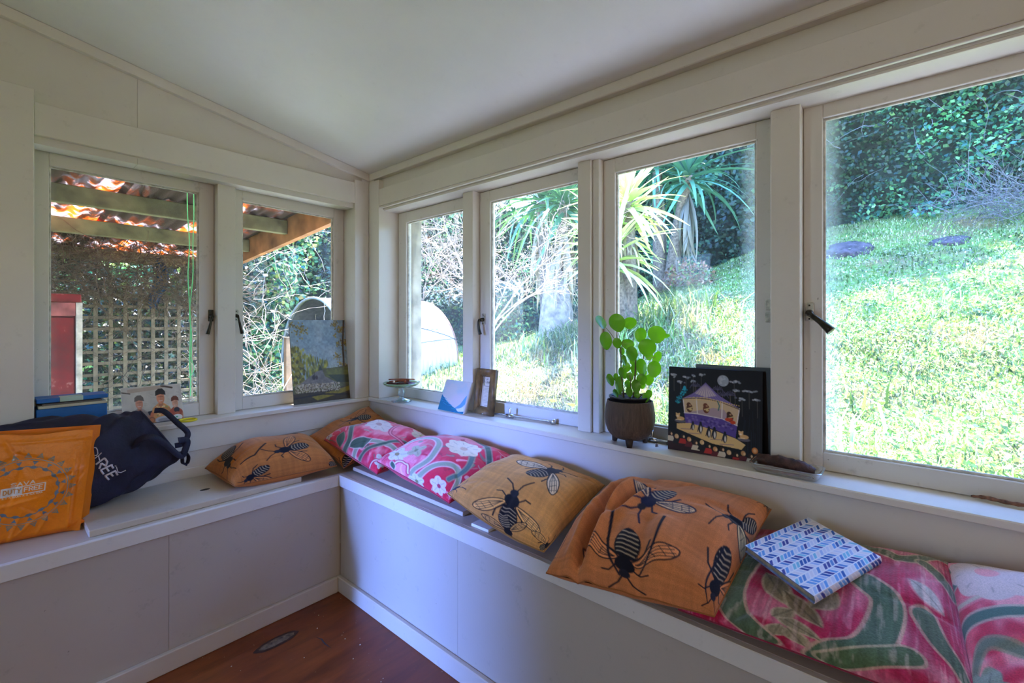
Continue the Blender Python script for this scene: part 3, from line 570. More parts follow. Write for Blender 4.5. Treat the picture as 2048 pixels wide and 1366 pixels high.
# ---------------------------------------------------------------- blossom tree
def blossom_tree(label, x, y, h, spread, seed, lean=(0, 0), n1=9, bl=.05):
    r = np.random.default_rng(seed); z0 = float(ground(x, y)); root = thing('blossom_tree', label, 'tree', (x, y, z0), 'blossom trees near the corner'); tm = M['twig']; tips = []
    fork = np.array([x+lean[0], y+lean[1], z0+h*.42]); tube('trunk', curve_pts([(x, y, z0-.08), (x+.02, y-.01, z0+h*.2), fork], 10), np.linspace(.024, .017, 11)[:len(curve_pts([(0, 0, 0), (0, 0, 1), (0, 0, 2)], 10))], tm, root, 8)
    parts = []
    def grow(p, d, L, rad, lv):
        seg = 5; X = [p]
        for k in range(seg):
            d = d+r.normal(0, .22, 3)+np.array([0, 0, .05]); d /= np.linalg.norm(d); X.append(X[-1]+d*L/seg); tips.append(X[-1]+r.normal(0, .01, 3))
            if lv < 3 and k > 0 and r.random() < (.9, .75, .6)[lv]:
                for _ in range(2 if lv < 2 else 1):
                    e = d+r.normal(0, .75, 3); e /= np.linalg.norm(e); grow(X[-1], e, L*r.uniform(.35, .62), rad*.55, lv+1)
        parts.append(tube_np(np.array(X), np.linspace(rad, rad*.4, seg+1), 4 if lv < 2 else 3, False))
    for i in range(n1):
        a = 2*np.pi*i/n1+r.uniform(-.3, .3); e = np.array([np.cos(a)*spread, np.sin(a)*spread, r.uniform(.7, 1.5)]); e /= np.linalg.norm(e)
        V0 = len(parts); grow(fork-np.array([0, 0, r.uniform(0, .12)]), e, h*r.uniform(.42, .66), .011, 0); V, F = join_np(parts[V0:]); del parts[V0:]; part_at(link('branch', np_mesh('branch', V, F, True), tm), root)
    T = np.array(tips); T = T[r.random(len(T)) < bl]; V, q, c = leaf_quads(np.repeat(T, 3, 0)+r.normal(0, .012, (len(T)*3, 3)), r.uniform(.012, .026, len(T)*3), [(246, 230, 236), (250, 244, 246), (238, 206, 220), (210, 206, 150)], None, .9); part_at(stuff(link('blossom', np_mesh('blossom', V, q, False, c), M['leaf'])), root)
blossom_tree('small bare tree with pale blossom outside the second right window', 2.05, 1.02, 2.2, .5, 3, (.03, .05)); blossom_tree('blossom tree with white twigs behind the arched shed', 4.9, 5.7, 3.1, 1.0, 8, (-.1, -.1), 8, .06)

# ---------------------------------------------------------------- arched corrugated shed
def shed():
    root = thing('arched_shed', 'arched corrugated iron shed with an open dark end, beyond the corner', 'shed', (2.9, 4.6, .25)); R_, cz, cy = 1.05, .49, 4.62; x0, x1 = 1.90, 3.92; n = 28
    m, nt, b = new_mat('whitewashed rusty iron'); v = coords(nt); f = noise(nt, v, 3, 6, .7); c = ramp(nt, f, [(.42, L3(240, 240, 236)), (.64, L3(232, 228, 222)), (.76, L3(190, 140, 116))]); nt.links.new(c, b.inputs[0]); b.inputs['Roughness'].default_value = .5; b.inputs['Metallic'].default_value = .1
    inner = plain('dark shed lining', (86, 80, 76), .9, var=.3)
    for k in range(3):      # three curved sheets
        xs = np.linspace(x0+(x1-x0)*k/3, x0+(x1-x0)*(k+1)/3+.02, 31); rr = R_+.010*np.sin(xs*2*np.pi/.09)+.006*k; A = np.concatenate([np.linspace(0, np.pi, n)]); V = []
        for x, rad in zip(xs, rr): V += [(x, cy-rad*1.0*math.cos(a), cz+rad*math.sin(a)) for a in A]; 
        V = np.array(V).reshape(len(xs), n, 3); lo = V[:, :1].copy(); lo[..., 2] = .12; hi = V[:, -1:].copy(); hi[..., 2] = .12; V = np.concatenate([lo, V, hi], 1); w = V.shape[1]; i = np.arange(len(xs)*w).reshape(len(xs), w)
        part_at(link('roof_sheet', np_mesh('roof_sheet', V.reshape(-1, 3), np.stack([i[:-1, :-1], i[1:, :-1], i[1:, 1:], i[:-1, 1:]], -1).reshape(-1, 4), True), m), root)
    ri = R_-.03; A = np.linspace(0, np.pi, n); V = np.array([[(x, cy-ri*math.cos(a), cz+ri*math.sin(a)) for a in A] for x in (x0+.02, x1-.02)]); i = np.arange(2*n).reshape(2, n); part_at(link('lining', np_mesh('lining', V.reshape(-1, 3), np.stack([i[:-1, :-1], i[:-1, 1:], i[1:, 1:], i[1:, :-1]], -1).reshape(-1, 4), True), inner), root)
    V = [(x1-.03, cy-ri*math.cos(a), cz+ri*math.sin(a)) for a in A]+[(x1-.03, cy+ri, .1), (x1-.03, cy-ri, .1)]; bm = bmesh.new(); bm.faces.new([bm.verts.new(p) for p in V]); part_at(link('end_wall', bm_mesh('end_wall', bm), inner), root)
    rim = [(x0, cy-(R_)*math.cos(a), cz+R_*math.sin(a)) for a in A]; tube('rim', rim, .022, plain('grey iron rim', (176, 170, 160), .6, .3), root, 6); rim = [(x1+.02, cy-(R_+.01)*math.cos(a), cz+(R_+.01)*math.sin(a)) for a in A]; tube('rim', rim, .014, plain('rusty rim', (170, 120, 96), .7, .2), root, 6)
    for y, w in ((4.05, .13), (4.55, .10), (5.15, .16), (5.45, .12)): box('board', (x0+.35, y, .15), (x0+.40, y+w, 1.2), M['dry wood'], root)
    # a coil of wire and loose wires on the side
    wire = plain('dark wire', (70, 72, 84), .6, .4)
    for k in range(4): tube('wire_coil', [(2.78+.02*k+.06*math.cos(a), cy-R_-.045, .92+.14*math.sin(a)+.02*k) for a in np.linspace(0, 2*math.pi, 16)], .006, wire, root, 5)
    tube('wire', curve_pts([(2.65, cy-.80, 1.19), (3.0, cy-.86, 1.12), (3.3, cy-.94, 1.06), (3.7, cy-1.02, .95), (3.95, cy-1.06, .84)], 20), .007, wire, root, 5); tube('wire', curve_pts([(2.9, cy-1.09, .82), (3.3, cy-1.08, .86), (3.9, cy-1.09, .90)], 14), .006, wire, root, 5); tube('wire', curve_pts([(2.6, cy-.95, 1.05), (3.1, cy-.93, 1.06), (3.6, cy-.93, 1.05)], 14), .004, wire, root, 5)
shed()
# weathered post outside the corner window
pst = thing('porch_post', 'weathered grey timber post under the eave just outside the corner window', 'post', (.575, .352, -.06)); box('post', (.535, .316, -.06), (.615, .390, 1.955), plain('lichened timber', (150, 142, 122), .9, var=.35, scale=10, bumps=.4), pst, .006)

# ---------------------------------------------------------------- porch roof on beams, seen through the left windows
def zb(y): return 1.83-.078*(y-.76)
por = thing('porch_roof', 'lean-to porch roof of corrugated plastic on timber beams, outside the left windows', 'porch', (-1.2, 1.6, -.06)); mossy = plain('mossy beam', (112, 110, 74), .9, var=.35, scale=9, bumps=.4)
for y in (.42, 1.12, 1.83, 2.76): box('beam', (-3.6, y-.022, zb(y)), (.03, y+.022, zb(y)+.098), mossy, por, .004)
bm = bmesh.new(); P = [(.16, zb(.16)-.055), (3.0, zb(3.0)-.055), (3.0, zb(3.0)+.165), (.16, zb(.16)+.165)]
a = [bm.verts.new((.032, y, z)) for y, z in P]; b_ = [bm.verts.new((.072, y, z)) for y, z in P]; bm.faces.new(a); bm.faces.new(b_[::-1])
for k in range(4): bm.faces.new([a[k], b_[k], b_[(k+1) % 4], a[(k+1) % 4]])
bmesh.ops.recalc_face_normals(bm, faces=bm.faces); part_at(link('barge_board', bm_mesh('barge_board', bm), plain('stained barge board', (166, 112, 66), .75, var=.4, scale=6, bumps=.3)), por)
for x in (-3.5, -1.75): box('post', (x-.045, 2.72, -.06), (x+.045, 2.80, zb(2.76)), M['dry wood'], por, .004)
def roof_mat():
    m = bpy.data.materials.new('dirty corrugated plastic'); m.use_nodes = True; nt = m.node_tree; nt.nodes.clear(); out = node(nt, 'ShaderNodeOutputMaterial'); v = coords(nt, 'Object', (1, .45, 1)); n1 = noise(nt, v, 4.2, 5, .6, .4); n2 = noise(nt, coords(nt), 11, 4)
    tl = node(nt, 'ShaderNodeBsdfTranslucent'); nt.links.new(ramp(nt, n2, [(.30, L3(170, 48, 8)), (.48, L3(206, 92, 22)), (.60, L3(190, 178, 170)), (.8, L3(150, 30, 14))]), tl.inputs[0]); df = node(nt, 'ShaderNodeBsdfDiffuse'); df.inputs[0].default_value = L3(74, 62, 56)
    ms = node(nt, 'ShaderNodeMixShader'); nt.links.new(ramp(nt, n1, [(.46, (1,)*3), (.53, (.97,)*3), (.62, (.45,)*3)]), ms.inputs[0]); nt.links.new(tl.outputs[0], ms.inputs[1]); nt.links.new(df.outputs[0], ms.inputs[2]); nt.links.new(ms.outputs[0], out.inputs[0]); return m
rm = roof_mat()
for k in range(4):      # overlapping sheets
    xs = np.linspace(.036-.9*k, .036-.9*k-.93, 140); ys = np.linspace(.17, 3.1, 12); X, Y = np.meshgrid(xs, ys); Z = zb(Y)+.110+.0095*np.sin(X*2*np.pi/.076)+.004*(k % 2); i = np.arange(X.size).reshape(X.shape); part_at(link('roof_sheet', np_mesh('roof_sheet', np.stack([X, Y, Z], -1).reshape(-1, 3), np.stack([i[:-1, :-1], i[:-1, 1:], i[1:, 1:], i[1:, :-1]], -1).reshape(-1, 4), True), rm), por)
# trellis
tr = thing('trellis', 'wooden square trellis panel under the porch roof', 'trellis', (-.6, 2.35, .0)); tw = plain('pale trellis slat', (126, 112, 90), .9, var=.3, scale=14, bumps=.3)
for k in range(14): x = -1.19+.0865*k; box('slat', (x-.0125, 2.338, .02), (x+.0125, 2.347, 1.452-.004*(k % 3) if k in (5, 6, 7) else 1.400-.006*(k % 4)), tw, tr, .001)
for k in range(15): z = 1.378-.0865*k; box('slat', (-1.24, 2.3475, z-.0115), (-.02, 2.3565, z+.0115), tw, tr, .001)
# red cupboard
rc = thing('red_cupboard', 'old red painted cupboard with a white edge strip, standing before the trellis', 'cupboard', (-1.3, 1.35, -.06)); red, nt, b = new_mat('chipped red paint'); v = coords(nt); f = noise(nt, v, 9, 6, .7); c = ramp(nt, f, [(.35, L3(98, 6, 10)), (.62, L3(134, 10, 18)), (.74, L3(206, 150, 140))]); nt.links.new(c, b.inputs[0]); b.inputs['Roughness'].default_value = .5
fade = plain('faded red paint', (170, 92, 90), .7, var=.35, scale=14)
box('carcass', (-1.62, 1.215, -.06), (-1.066, 1.60, 1.30), red, rc, .003); box('door', (-1.60, 1.203, .02), (-1.072, 1.2145, 1.195), red, rc, .002); box('top_rail', (-1.62, 1.195, 1.205), (-1.066, 1.2145, 1.280), fade, rc, .003); box('top_board', (-1.64, 1.185, 1.2805), (-1.045, 1.61, 1.325), red, rc, .004)
box('edge_strip', (-1.0655, 1.19, -.06), (-1.040, 1.23, 1.28), plain('chipped white strip', (214, 208, 196), .6, var=.3, scale=20), rc, .002); box('handle', (-1.50, 1.186, .70), (-1.48, 1.203, .80), M['iron'], rc, .003)
# green twine, blue cloth, vines, brush
gm = plain('green twine', (92, 196, 120), .7, var=.2)
tw_ = thing('green_twine', 'loop of green twine hanging from a porch beam in front of the trellis', 'twine', (-.738, .397, 1.85))
for s in (0, 1):
    x = -.752+.026*s; P = curve_pts([(x, .392, 1.86), (x+.002, .392, 1.70), (x+.010-.012*s, .392, 1.55), (x+.004-.006*s, .392, 1.40), (x+.012-.028*s, .392, 1.22), (-.738+.004*s, .392, 1.12), (-.742+.006*s, .392, .97), (-.736-.002*s, .392, .86-.05*s)], 44); tube('strand', P, .0022, gm, tw_, 6)
tube('strand', curve_pts([(-.742, .392, 1.02), (-.725, .390, .95), (-.730, .392, .92), (-.745, .392, .90)], 12), .0018, gm, tw_, 5)
U, V_ = np.meshgrid(np.linspace(0, 1, 14), np.linspace(0, 1, 24)); wd = .02+.05*np.sin(np.pi*np.clip(V_*.8+.12, 0, 1)); Xc = -.455+(U-.5)*wd*1.4+.03*np.sin(V_*5)-.02; Yc = 2.29+.018*np.sin(U*13+V_*3); Zc = 1.69-.40*V_-.03*np.abs(U-.5); i = np.arange(U.size).reshape(U.shape)
tag(link('blue_cloth', np_mesh('blue_cloth', np.stack([Xc, Yc, Zc], -1).reshape(-1, 3), np.stack([i[:-1, :-1], i[:-1, 1:], i[1:, 1:], i[1:, :-1]], -1).reshape(-1, 4), True), plain('blue cloth', (20, 62, 104), .8, var=.25)), 'bunched blue cloth hanging at the top of the trellis', 'cloth')
V, F = join_np(twigs_np(1500, lambda i: (RNG.uniform(-1.7, -.0), RNG.uniform(2.02, 2.32), RNG.uniform(1.33, 1.72)), .5, .0026, .6, -.05, 7)+twigs_np(220, lambda i: (RNG.uniform(-1.5, -.05), RNG.uniform(2.2, 2.33), RNG.uniform(.5, 1.4)), .45, .0022, .6, 0, 7))
tag(stuff(link('dry_vines', np_mesh('dry_vines', V, F, True), plain('dry brown vine', (96, 76, 56), .9, var=.4, scale=10))), 'tangle of dry brown vines over the trellis under the porch roof', 'vines')
V, F = join_np(twigs_np(130, lambda i: (RNG.normal(.42, .22), RNG.normal(2.9, .3), RNG.uniform(.1, 1.15)), 0.85, .0048, .35, .1, 6)+twigs_np(80, lambda i: (RNG.normal(.75, .5), RNG.normal(3.6, .35), RNG.uniform(.8, 2.4)), 0.8, .004, .45, .2, 6))
tag(stuff(link('brush_pile', np_mesh('brush_pile', V, F, True), plain('bleached sticks', (186, 166, 146), .9, var=.4, scale=10))), 'bleached dry brushwood and climbing stems beside the porch', 'brushwood')
stk = thing('timber_stake', 'brown timber stake beside the brushwood, left of the landscape painting', 'stake', (.62, 2.50, -.06)); box('stake', (.60, 2.46, -.06), (.665, 2.52, 1.02), plain('brown stake', (150, 118, 84), .85, var=.3, scale=12), stk, .004)
# broad-leaved weeds close outside the glass
def weed(label, x, y, h, n, size, seed, pal):
    r = np.random.default_rng(seed); z0 = float(ground(x, y)); root = thing('broad_leaved_weed', label, 'weed', (x, y, z0), 'weeds close outside the glass'); V, q, col = leaf_quads(np.zeros((1, 3)), 1., [pal], (0, 0, 40.), .85); me = None
    G = [(0, 0, 0), (.28, .36, .05), (.62, .40, .03), (1., 0, -.06), (.62, -.40, .03), (.28, -.36, .05), (.45, 0, -.02), (.75, 0, -.02)]; me = np_mesh('leaf', G, [np.array([(0, 6, 1), (0, 5, 6), (7, 3, 2), (7, 4, 3)]), np.array([(6, 7, 2, 1), (5, 4, 7, 6)])], True, np.tile(np.array(pal)/255., (8, 1))); me.materials.append(M['grass']); st = []
    for k in range(n):
        a = r.uniform(0, 6.28); rad = r.random()**.5*size*3.2; zz = h*r.uniform(.25, 1.0); P = np.array([x+rad*math.cos(a), y+rad*math.sin(a), z0+zz]); st.append(tube_np(curve_pts([(x+.15*rad*math.cos(a), y+.15*rad*math.sin(a), z0), (x+.4*rad*math.cos(a), y+.4*rad*math.sin(a), z0+zz*.8), P], 8), .003, 4, False))
        o = bpy.data.objects.new('leaf', me); C.objects.link(o); o.parent = root; o.matrix_parent_inverse = Matrix.Translation(-Vector(root.location)); s = size*r.uniform(.7, 1.3); o.matrix_basis = Matrix.Translation(P) @ Matrix.Rotation(a+r.uniform(-.6, .6), 4, 'Z') @ Matrix.Rotation(r.uniform(.1, .8), 4, 'Y') @ Matrix.Rotation(r.uniform(-.4, .4), 4, 'X') @ Matrix.Diagonal((s, s, s, 1))
    V, F = join_np(st); part_at(link('stems', np_mesh('stems', V, F, True), plain('weed stem', (120, 150, 70), .7)), root)
weed('bright green broad-leaved weed close outside the second right window', 1.32, -.42, .70, 24, .095, 3, (126, 178, 52)); weed('small broad-leaved weed close outside the corner window', 1.05, .55, .62, 8, .085, 4, (120, 172, 60))
# ------------------------------------------------------------------ paint on cloth and canvases (flat print only)
class Canvas:
    """a little raster in numpy; x runs 0..1 across, y 0..1 down; colours sRGB 0..255"""
    def __init__(s, w, h, rgb):
        s.w, s.h = w, h; s.a = np.empty((h, w, 3)); s.a[:] = np.array(rgb)/255.
        s.asp = 1.0
    def _bb(s, x0, y0, x1, y1, pad=2):
        i0 = max(0, int(x0*(s.w-1))-pad); i1 = min(s.w, int(x1*(s.w-1))+pad+2)
        j0 = max(0, int(y0*(s.h-1))-pad); j1 = min(s.h, int(y1*(s.h-1))+pad+2)
        if i1 <= i0 or j1 <= j0: return None
        X, Y = np.meshgrid(np.arange(i0, i1), np.arange(j0, j1)); return i0, i1, j0, j1, X, Y
    def _put(s, b, m, rgb, al=1.):
        i0, i1, j0, j1 = b[:4]; m = (np.clip(m, 0, 1)*al)[..., None]
        s.a[j0:j1, i0:i1] = s.a[j0:j1, i0:i1]*(1-m)+np.array(rgb)/255.*m
    def fillmask(s, m, rgb, al=1.):
        m = (np.clip(m, 0, 1)*al)[..., None]; s.a = s.a*(1-m)+np.array(rgb)/255.*m
    def ell(s, cx, cy, rx, ry, rgb, ang=0., al=1., soft=1.):
        R = max(rx, ry); b = s._bb(cx-R, cy-R, cx+R, cy+R)
        if b is None: return
        X, Y = b[4]-cx*(s.w-1), b[5]-cy*(s.h-1); c, d = math.cos(ang), math.sin(ang)
        U = X*c+Y*d; V = -X*d+Y*c; a, e = max(rx*(s.w-1), .5), max(ry*(s.h-1), .5)
        q = np.sqrt((U/a)**2+(V/e)**2); s._put(b, .5+(1-q)*min(a, e)/soft, rgb, al)
    def poly(s, P, rgb, al=1.):
        P = np.asarray(P, float); b = s._bb(P[:, 0].min(), P[:, 1].min(), P[:, 0].max(), P[:, 1].max())
        if b is None: return
        px = P[:, 0]*(s.w-1); py = P[:, 1]*(s.h-1); acc = 0
        for ox in (-.25, .25):
            for oy in (-.25, .25):
                X = b[4]+ox; Y = b[5]+oy; ins = np.zeros(X.shape, bool)
                for k in range(len(px)):
                    x0, y0, x1, y1 = px[k-1], py[k-1], px[k], py[k]
                    if y0 == y1: continue
                    ins ^= ((Y < y0) != (Y < y1)) & (X < (x1-x0)*(Y-y0)/(y1-y0)+x0)
                acc = acc+ins*.25
        s._put(b, acc, rgb, al)
    def line(s, P, w, rgb, al=1., w2=None):
        """stroke of width w (fraction of canvas width)"""
        P = np.asarray(P, float); W = w; b = s._bb(P[:, 0].min()-W, P[:, 1].min()-W, P[:, 0].max()+W, P[:, 1].max()+W)
        if b is None: return
        D = np.full(b[4].shape, 1e9); n = len(P)-1
        for k in range(n):
            x0, y0 = P[k]*[s.w-1, s.h-1]; x1, y1 = P[k+1]*[s.w-1, s.h-1]
            dx, dy = x1-x0, y1-y0; q = dx*dx+dy*dy+1e-9
            t = np.clip(((b[4]-x0)*dx+(b[5]-y0)*dy)/q, 0, 1)
            ww = w if w2 is None else w+(w2-w)*(k+t)/n
            D = np.minimum(D, np.hypot(b[4]-x0-t*dx, b[5]-y0-t*dy)-ww*(s.w-1)/2)
        s._put(b, .5-D, rgb, al)
    def fbm(s, sx, sy, seed=0, oct=4):
        r = np.random.default_rng(seed); out = 0; amp = .5
        for o in range(oct):
            gx, gy = max(2, int(sx*2**o)), max(2, int(sy*2**o)); g = r.random((gy+2, gx+2))
            X = np.linspace(0, gx, s.w); Y = np.linspace(0, gy, s.h)
            i = X.astype(int); j = Y.astype(int); fx = X-i; fy = (Y-j)[:, None]
            fx = fx*fx*(3-2*fx); fy = fy*fy*(3-2*fy)
            a = g[j][:, i]*(1-fx)+g[j][:, i+1]*fx; c = g[j+1][:, i]*(1-fx)+g[j+1][:, i+1]*fx
            out = out+amp*(a*(1-fy)+c*fy); amp *= .5
        return out/(1-.5**oct)
    def mult(s, f): s.a = np.clip(s.a*f[..., None], 0, 1)
FONT = {'S': [[(1, .12), (.7, 0), (.25, 0), (0, .22), (.25, .45), (.75, .55), (1, .78), (.75, 1), (.3, 1), (0, .88)]],
        'A': [[(0, 1), (.5, 0), (1, 1)], [(.2, .62), (.8, .62)]], 'V': [[(0, 0), (.5, 1), (1, 0)]],
        'D': [[(0, 0), (0, 1), (.55, 1), (.95, .7), (.95, .3), (.55, 0), (0, 0)]],
        'U': [[(0, 0), (0, .75), (.25, 1), (.75, 1), (1, .75), (1, 0)]], 'T': [[(0, 0), (1, 0)], [(.5, 0), (.5, 1)]],
        'Y': [[(0, 0), (.5, .5), (1, 0)], [(.5, .5), (.5, 1)]], 'F': [[(1, 0), (0, 0), (0, 1)], [(0, .5), (.8, .5)]],
        'R': [[(0, 1), (0, 0), (.7, 0), (.95, .15), (.95, .38), (.7, .52), (0, .52)], [(.5, .52), (1, 1)]],
        'E': [[(1, 0), (0, 0), (0, 1), (1, 1)], [(0, .5), (.8, .5)]], 'C': [[(1, .15), (.7, 0), (.3, 0), (0, .3), (0, .7), (.3, 1), (.7, 1), (1, .85)]],
        'K': [[(0, 0), (0, 1)], [(1, 0), (0, .55), (1, 1)]], 'N': [[(0, 1), (0, 0), (1, 1), (1, 0)]],
        'O': [[(.3, 0), (.7, 0), (1, .3), (1, .7), (.7, 1), (.3, 1), (0, .7), (0, .3), (.3, 0)]],
        'M': [[(0, 1), (0, 0), (.5, .6), (1, 0), (1, 1)]], 'I': [[(.5, 0), (.5, 1)]], 'L': [[(0, 0), (0, 1), (1, 1)]], "'": [[(.5, 0), (.4, .3)]]}
def text(cv, st, org, dx, dy, w, rgb, gap=.35):
    """stroke lettering; dx, dy are the letter's width and height vectors on the canvas"""
    org = np.array(org, float); dx = np.array(dx, float); dy = np.array(dy, float)
    for ch in st:
        for pl in FONT.get(ch, []):
            cv.line([org+dx*x+dy*y for x, y in pl], w, rgb)
        org = org+dx*(1+gap)
def bee(cv, tail, head, tint, wings=(1, 1), dark=(22, 22, 34), s=1.0, legs=True, pairs=1, pale=None):
    """an embroidered bee from tail to head"""
    t = np.array(tail, float); h = np.array(head, float); ax = h-t; Ln = np.hypot(*ax)*s; a = ax/np.hypot(*ax); n = np.array([-a[1], a[0]])
    mid = (t+h)/2
    def p(x, y): return mid+a*x*Ln+n*y*Ln
    pale = pale or tuple(min(255, int(c*1.12+14)) for c in tint)
    lw = max(.0055, Ln*.022)
    for sd, k in ((1, wings[0]), (-1, wings[1])):
        for q in range(pairs if k else 0):
            ln = (.88, .62)[q]; an = (1.95, 2.45)[q] if pairs == 2 else 2.1
            b0 = p(.12-.14*q, sd*.10); d = a*math.cos(an)+n*sd*math.sin(an); e = np.array([-d[1], d[0]])
            W = []
            for th in np.linspace(0, 2*np.pi, 22):
                x = .5-.5*math.cos(th); W.append(b0+d*x*ln*Ln+e*math.sin(th)*(.07+.15*x*(1.4-x))*Ln*1.12*(1 if q == 0 else .85))
            cv.poly(W, pale, .85); cv.line(W+[W[0]], lw, dark)
            for y in (-.08, -.03, .03, .08): cv.line([b0+d*.08*Ln, b0+d*.45*ln*Ln+e*y*Ln, b0+d*.9*ln*Ln+e*y*1.2*Ln], lw*.55, dark, .9)
            for x in (.4, .62, .8): cv.line([b0+d*x*ln*Ln-e*.09*Ln, b0+d*(x+.06)*ln*Ln+e*.085*Ln], lw*.5, dark, .8)
    if legs:
        for sd in (1, -1):
            cv.line([p(.2, sd*.1), p(.36, sd*.26), p(.34, sd*.38)], lw*1.2, dark)
            cv.line([p(.02, sd*.12), p(-.15, sd*.30), p(-.36, sd*.36)], lw*1.4, dark)
    for sd in (1, -1): cv.line([p(.46, sd*.04), p(.62, sd*.12), p(.78, sd*.30)], lw*1.2, dark)
    A = [p(-.22+.33*math.cos(th), .20*math.sin(th)*(1.05-.15*math.cos(th))) for th in np.linspace(0, 2*np.pi, 24)]
    cv.poly(A, dark)
    for x in (-.47, -.385, -.30, -.21, -.12, -.03):
        hw = .20*math.sqrt(max(0, 1-((x+.22)/.33)**2))
        cv.line([p(x-.02, -hw*.85), p(x+.02, 0), p(x-.02, hw*.85)], lw*1.15, (176, 158, 132))
    c = p(.2, 0); cv.ell(c[0], c[1], .16*Ln, .16*Ln*cv.asp, dark); c = p(.40, 0); cv.ell(c[0], c[1], .09*Ln, .09*Ln*cv.asp, (34, 34, 48))

# ------------------------------------------------------------------ cushions
def cush_top(cd, N):
    """front cover of a cushion as an (N+1)^2 grid; cd: corners A B C D (back-left, back-right, front-right, front-left), H height"""
    A, B, Cc, D = [np.array(x, float) for x in cd['c']]
    g = .5+.5*np.sin(np.pi/2*(2*np.linspace(0, 1, N+1)-1)); U, V = np.meshgrid(g, g)   # denser towards the seams
    a = 2*U-1; b = 2*V-1; k = cd.get('k', .05)
    ro = cd.get('ro', .08); Ui = .5+a/2*(1-k*(1-b*b))*np.sqrt(1-ro*b*b/2*a*a); Vi = .5+b/2*(1-k*(1-a*a))*np.sqrt(1-ro*a*a/2*b*b)
    P = (A*((1-Ui)*(1-Vi))[..., None]+B*(Ui*(1-Vi))[..., None]+Cc*(Ui*Vi)[..., None]+D*((1-Ui)*Vi)[..., None])
    p, q = cd.get('p', 2.2), cd.get('q', .43)
    ea = np.clip(1-np.abs(a)**p, 0, 1); eb = np.clip(1-np.abs(b)**p, 0, 1); h = (ea*eb)**q
    n = np.cross(B-A+Cc-D, D-A+Cc-B); n /= np.linalg.norm(n); n = n if n[2] > 0 else -n
    n = n*.6+np.array([0, 0, .4])+np.array(cd.get('lean', (0, 0, 0))); n /= np.linalg.norm(n)
    H = cd['H']; off = h*H
    P[..., 2] -= cd.get('sag', 0)*(1-a*a)*V**2
    r = np.random.default_rng(cd.get('seed', 1)); w = 0
    for i in range(7):      # broad soft undulation
        th = r.uniform(0, np.pi); f = r.uniform(2, 6); w = w+np.sin(2*np.pi*f*(U*np.cos(th)+V*np.sin(th))*.5+r.uniform(0, 6))*.0022
    for i in range(10):     # creases fanning from the seams and corners
        cx, cy = [(0, r.random()), (1, r.random()), (r.random(), 0), (r.random(), 1)][i % 4]; th = math.atan2(.5-cy, .5-cx)+r.uniform(-.5, .5)
        s = (U-cx)*np.cos(th)+(V-cy)*np.sin(th); d = -(U-cx)*np.sin(th)+(V-cy)*np.cos(th)
        w = w-np.exp(-(d/.022)**2)*np.clip(1-s/.38, 0, 1)*np.clip(s/.05, 0, 1)*cd.get('cr', .005)
    off = off+w*np.clip(h*1.6, 0, 1)
    for (x0, y0, x1, y1, wd, dep) in cd.get('folds', []):
        dx, dy = x1-x0, y1-y0; L2 = dx*dx+dy*dy; t = np.clip(((U-x0)*dx+(V-y0)*dy)/L2, 0, 1)
        d = np.hypot(U-x0-t*dx, V-y0-t*dy); sd = np.sign((U-x0)*dy-(V-y0)*dx)
        fade = np.clip(np.minimum(t, 1-t)*6+.25, 0, 1)
        off = off-dep*np.exp(-(d/wd)**2)*fade+dep*.75*np.exp(-((d-1.9*wd)/(1.2*wd))**2)*fade
    P = P+n*off[..., None]
    return P
CUSH = {
 'bee_left': dict(c=[(-.80, -.035, .56), (-.36, -.045, .585), (-.40, -.40, .55), (-.78, -.325, .545)], H=.118, seed=3),
 'bee_corner': dict(c=[(-.36, -.035, .61), (-.03, -.045, .715), (-.03, -.38, .60), (-.38, -.41, .535)], H=.045, seed=4),
 'pink_back': dict(c=[(-.03, -.15, .61), (-.03, -.62, .605), (-.375, -.66, .56), (-.35, -.17, .615)], H=.10, seed=5),
 'pink_front': dict(c=[(-.03, -.63, .62), (-.025, -1.13, .625), (-.40, -1.12, .57), (-.37, -.645, .61)], H=.092, seed=6),
 'bee_tan': dict(c=[(-.035, -1.07, .63), (-.025, -1.495, .62), (-.425, -1.53, .55), (-.405, -1.107, .605)], H=.08, seed=7, ro=.12, sag=.02),
 'bee_big': dict(c=[(-.025, -1.50, .62), (-.025, -2.0, .675), (-.425, -1.97, .56), (-.435, -1.53, .50)], H=.112, seed=8, ro=.15, sag=.0, cr=.008,
                 folds=[(.23, 1.0, .27, .28, .035, .034), (.31, .70, .44, .36, .03, .020), (.60, .98, .55, .62, .05, .012)]),
 'pink_flat': dict(c=[(-.025, -1.93, .60), (-.025, -2.34, .645), (-.415, -2.36, .56), (-.405, -1.88, .535)], H=.05, seed=9, k=.02, ro=.04),
 'pink_end': dict(c=[(-.025, -2.325, .64), (-.025, -2.80, .64), (-.42, -2.80, .56), (-.415, -2.345, .56)], H=.088, seed=10, k=.02, ro=.04),
}
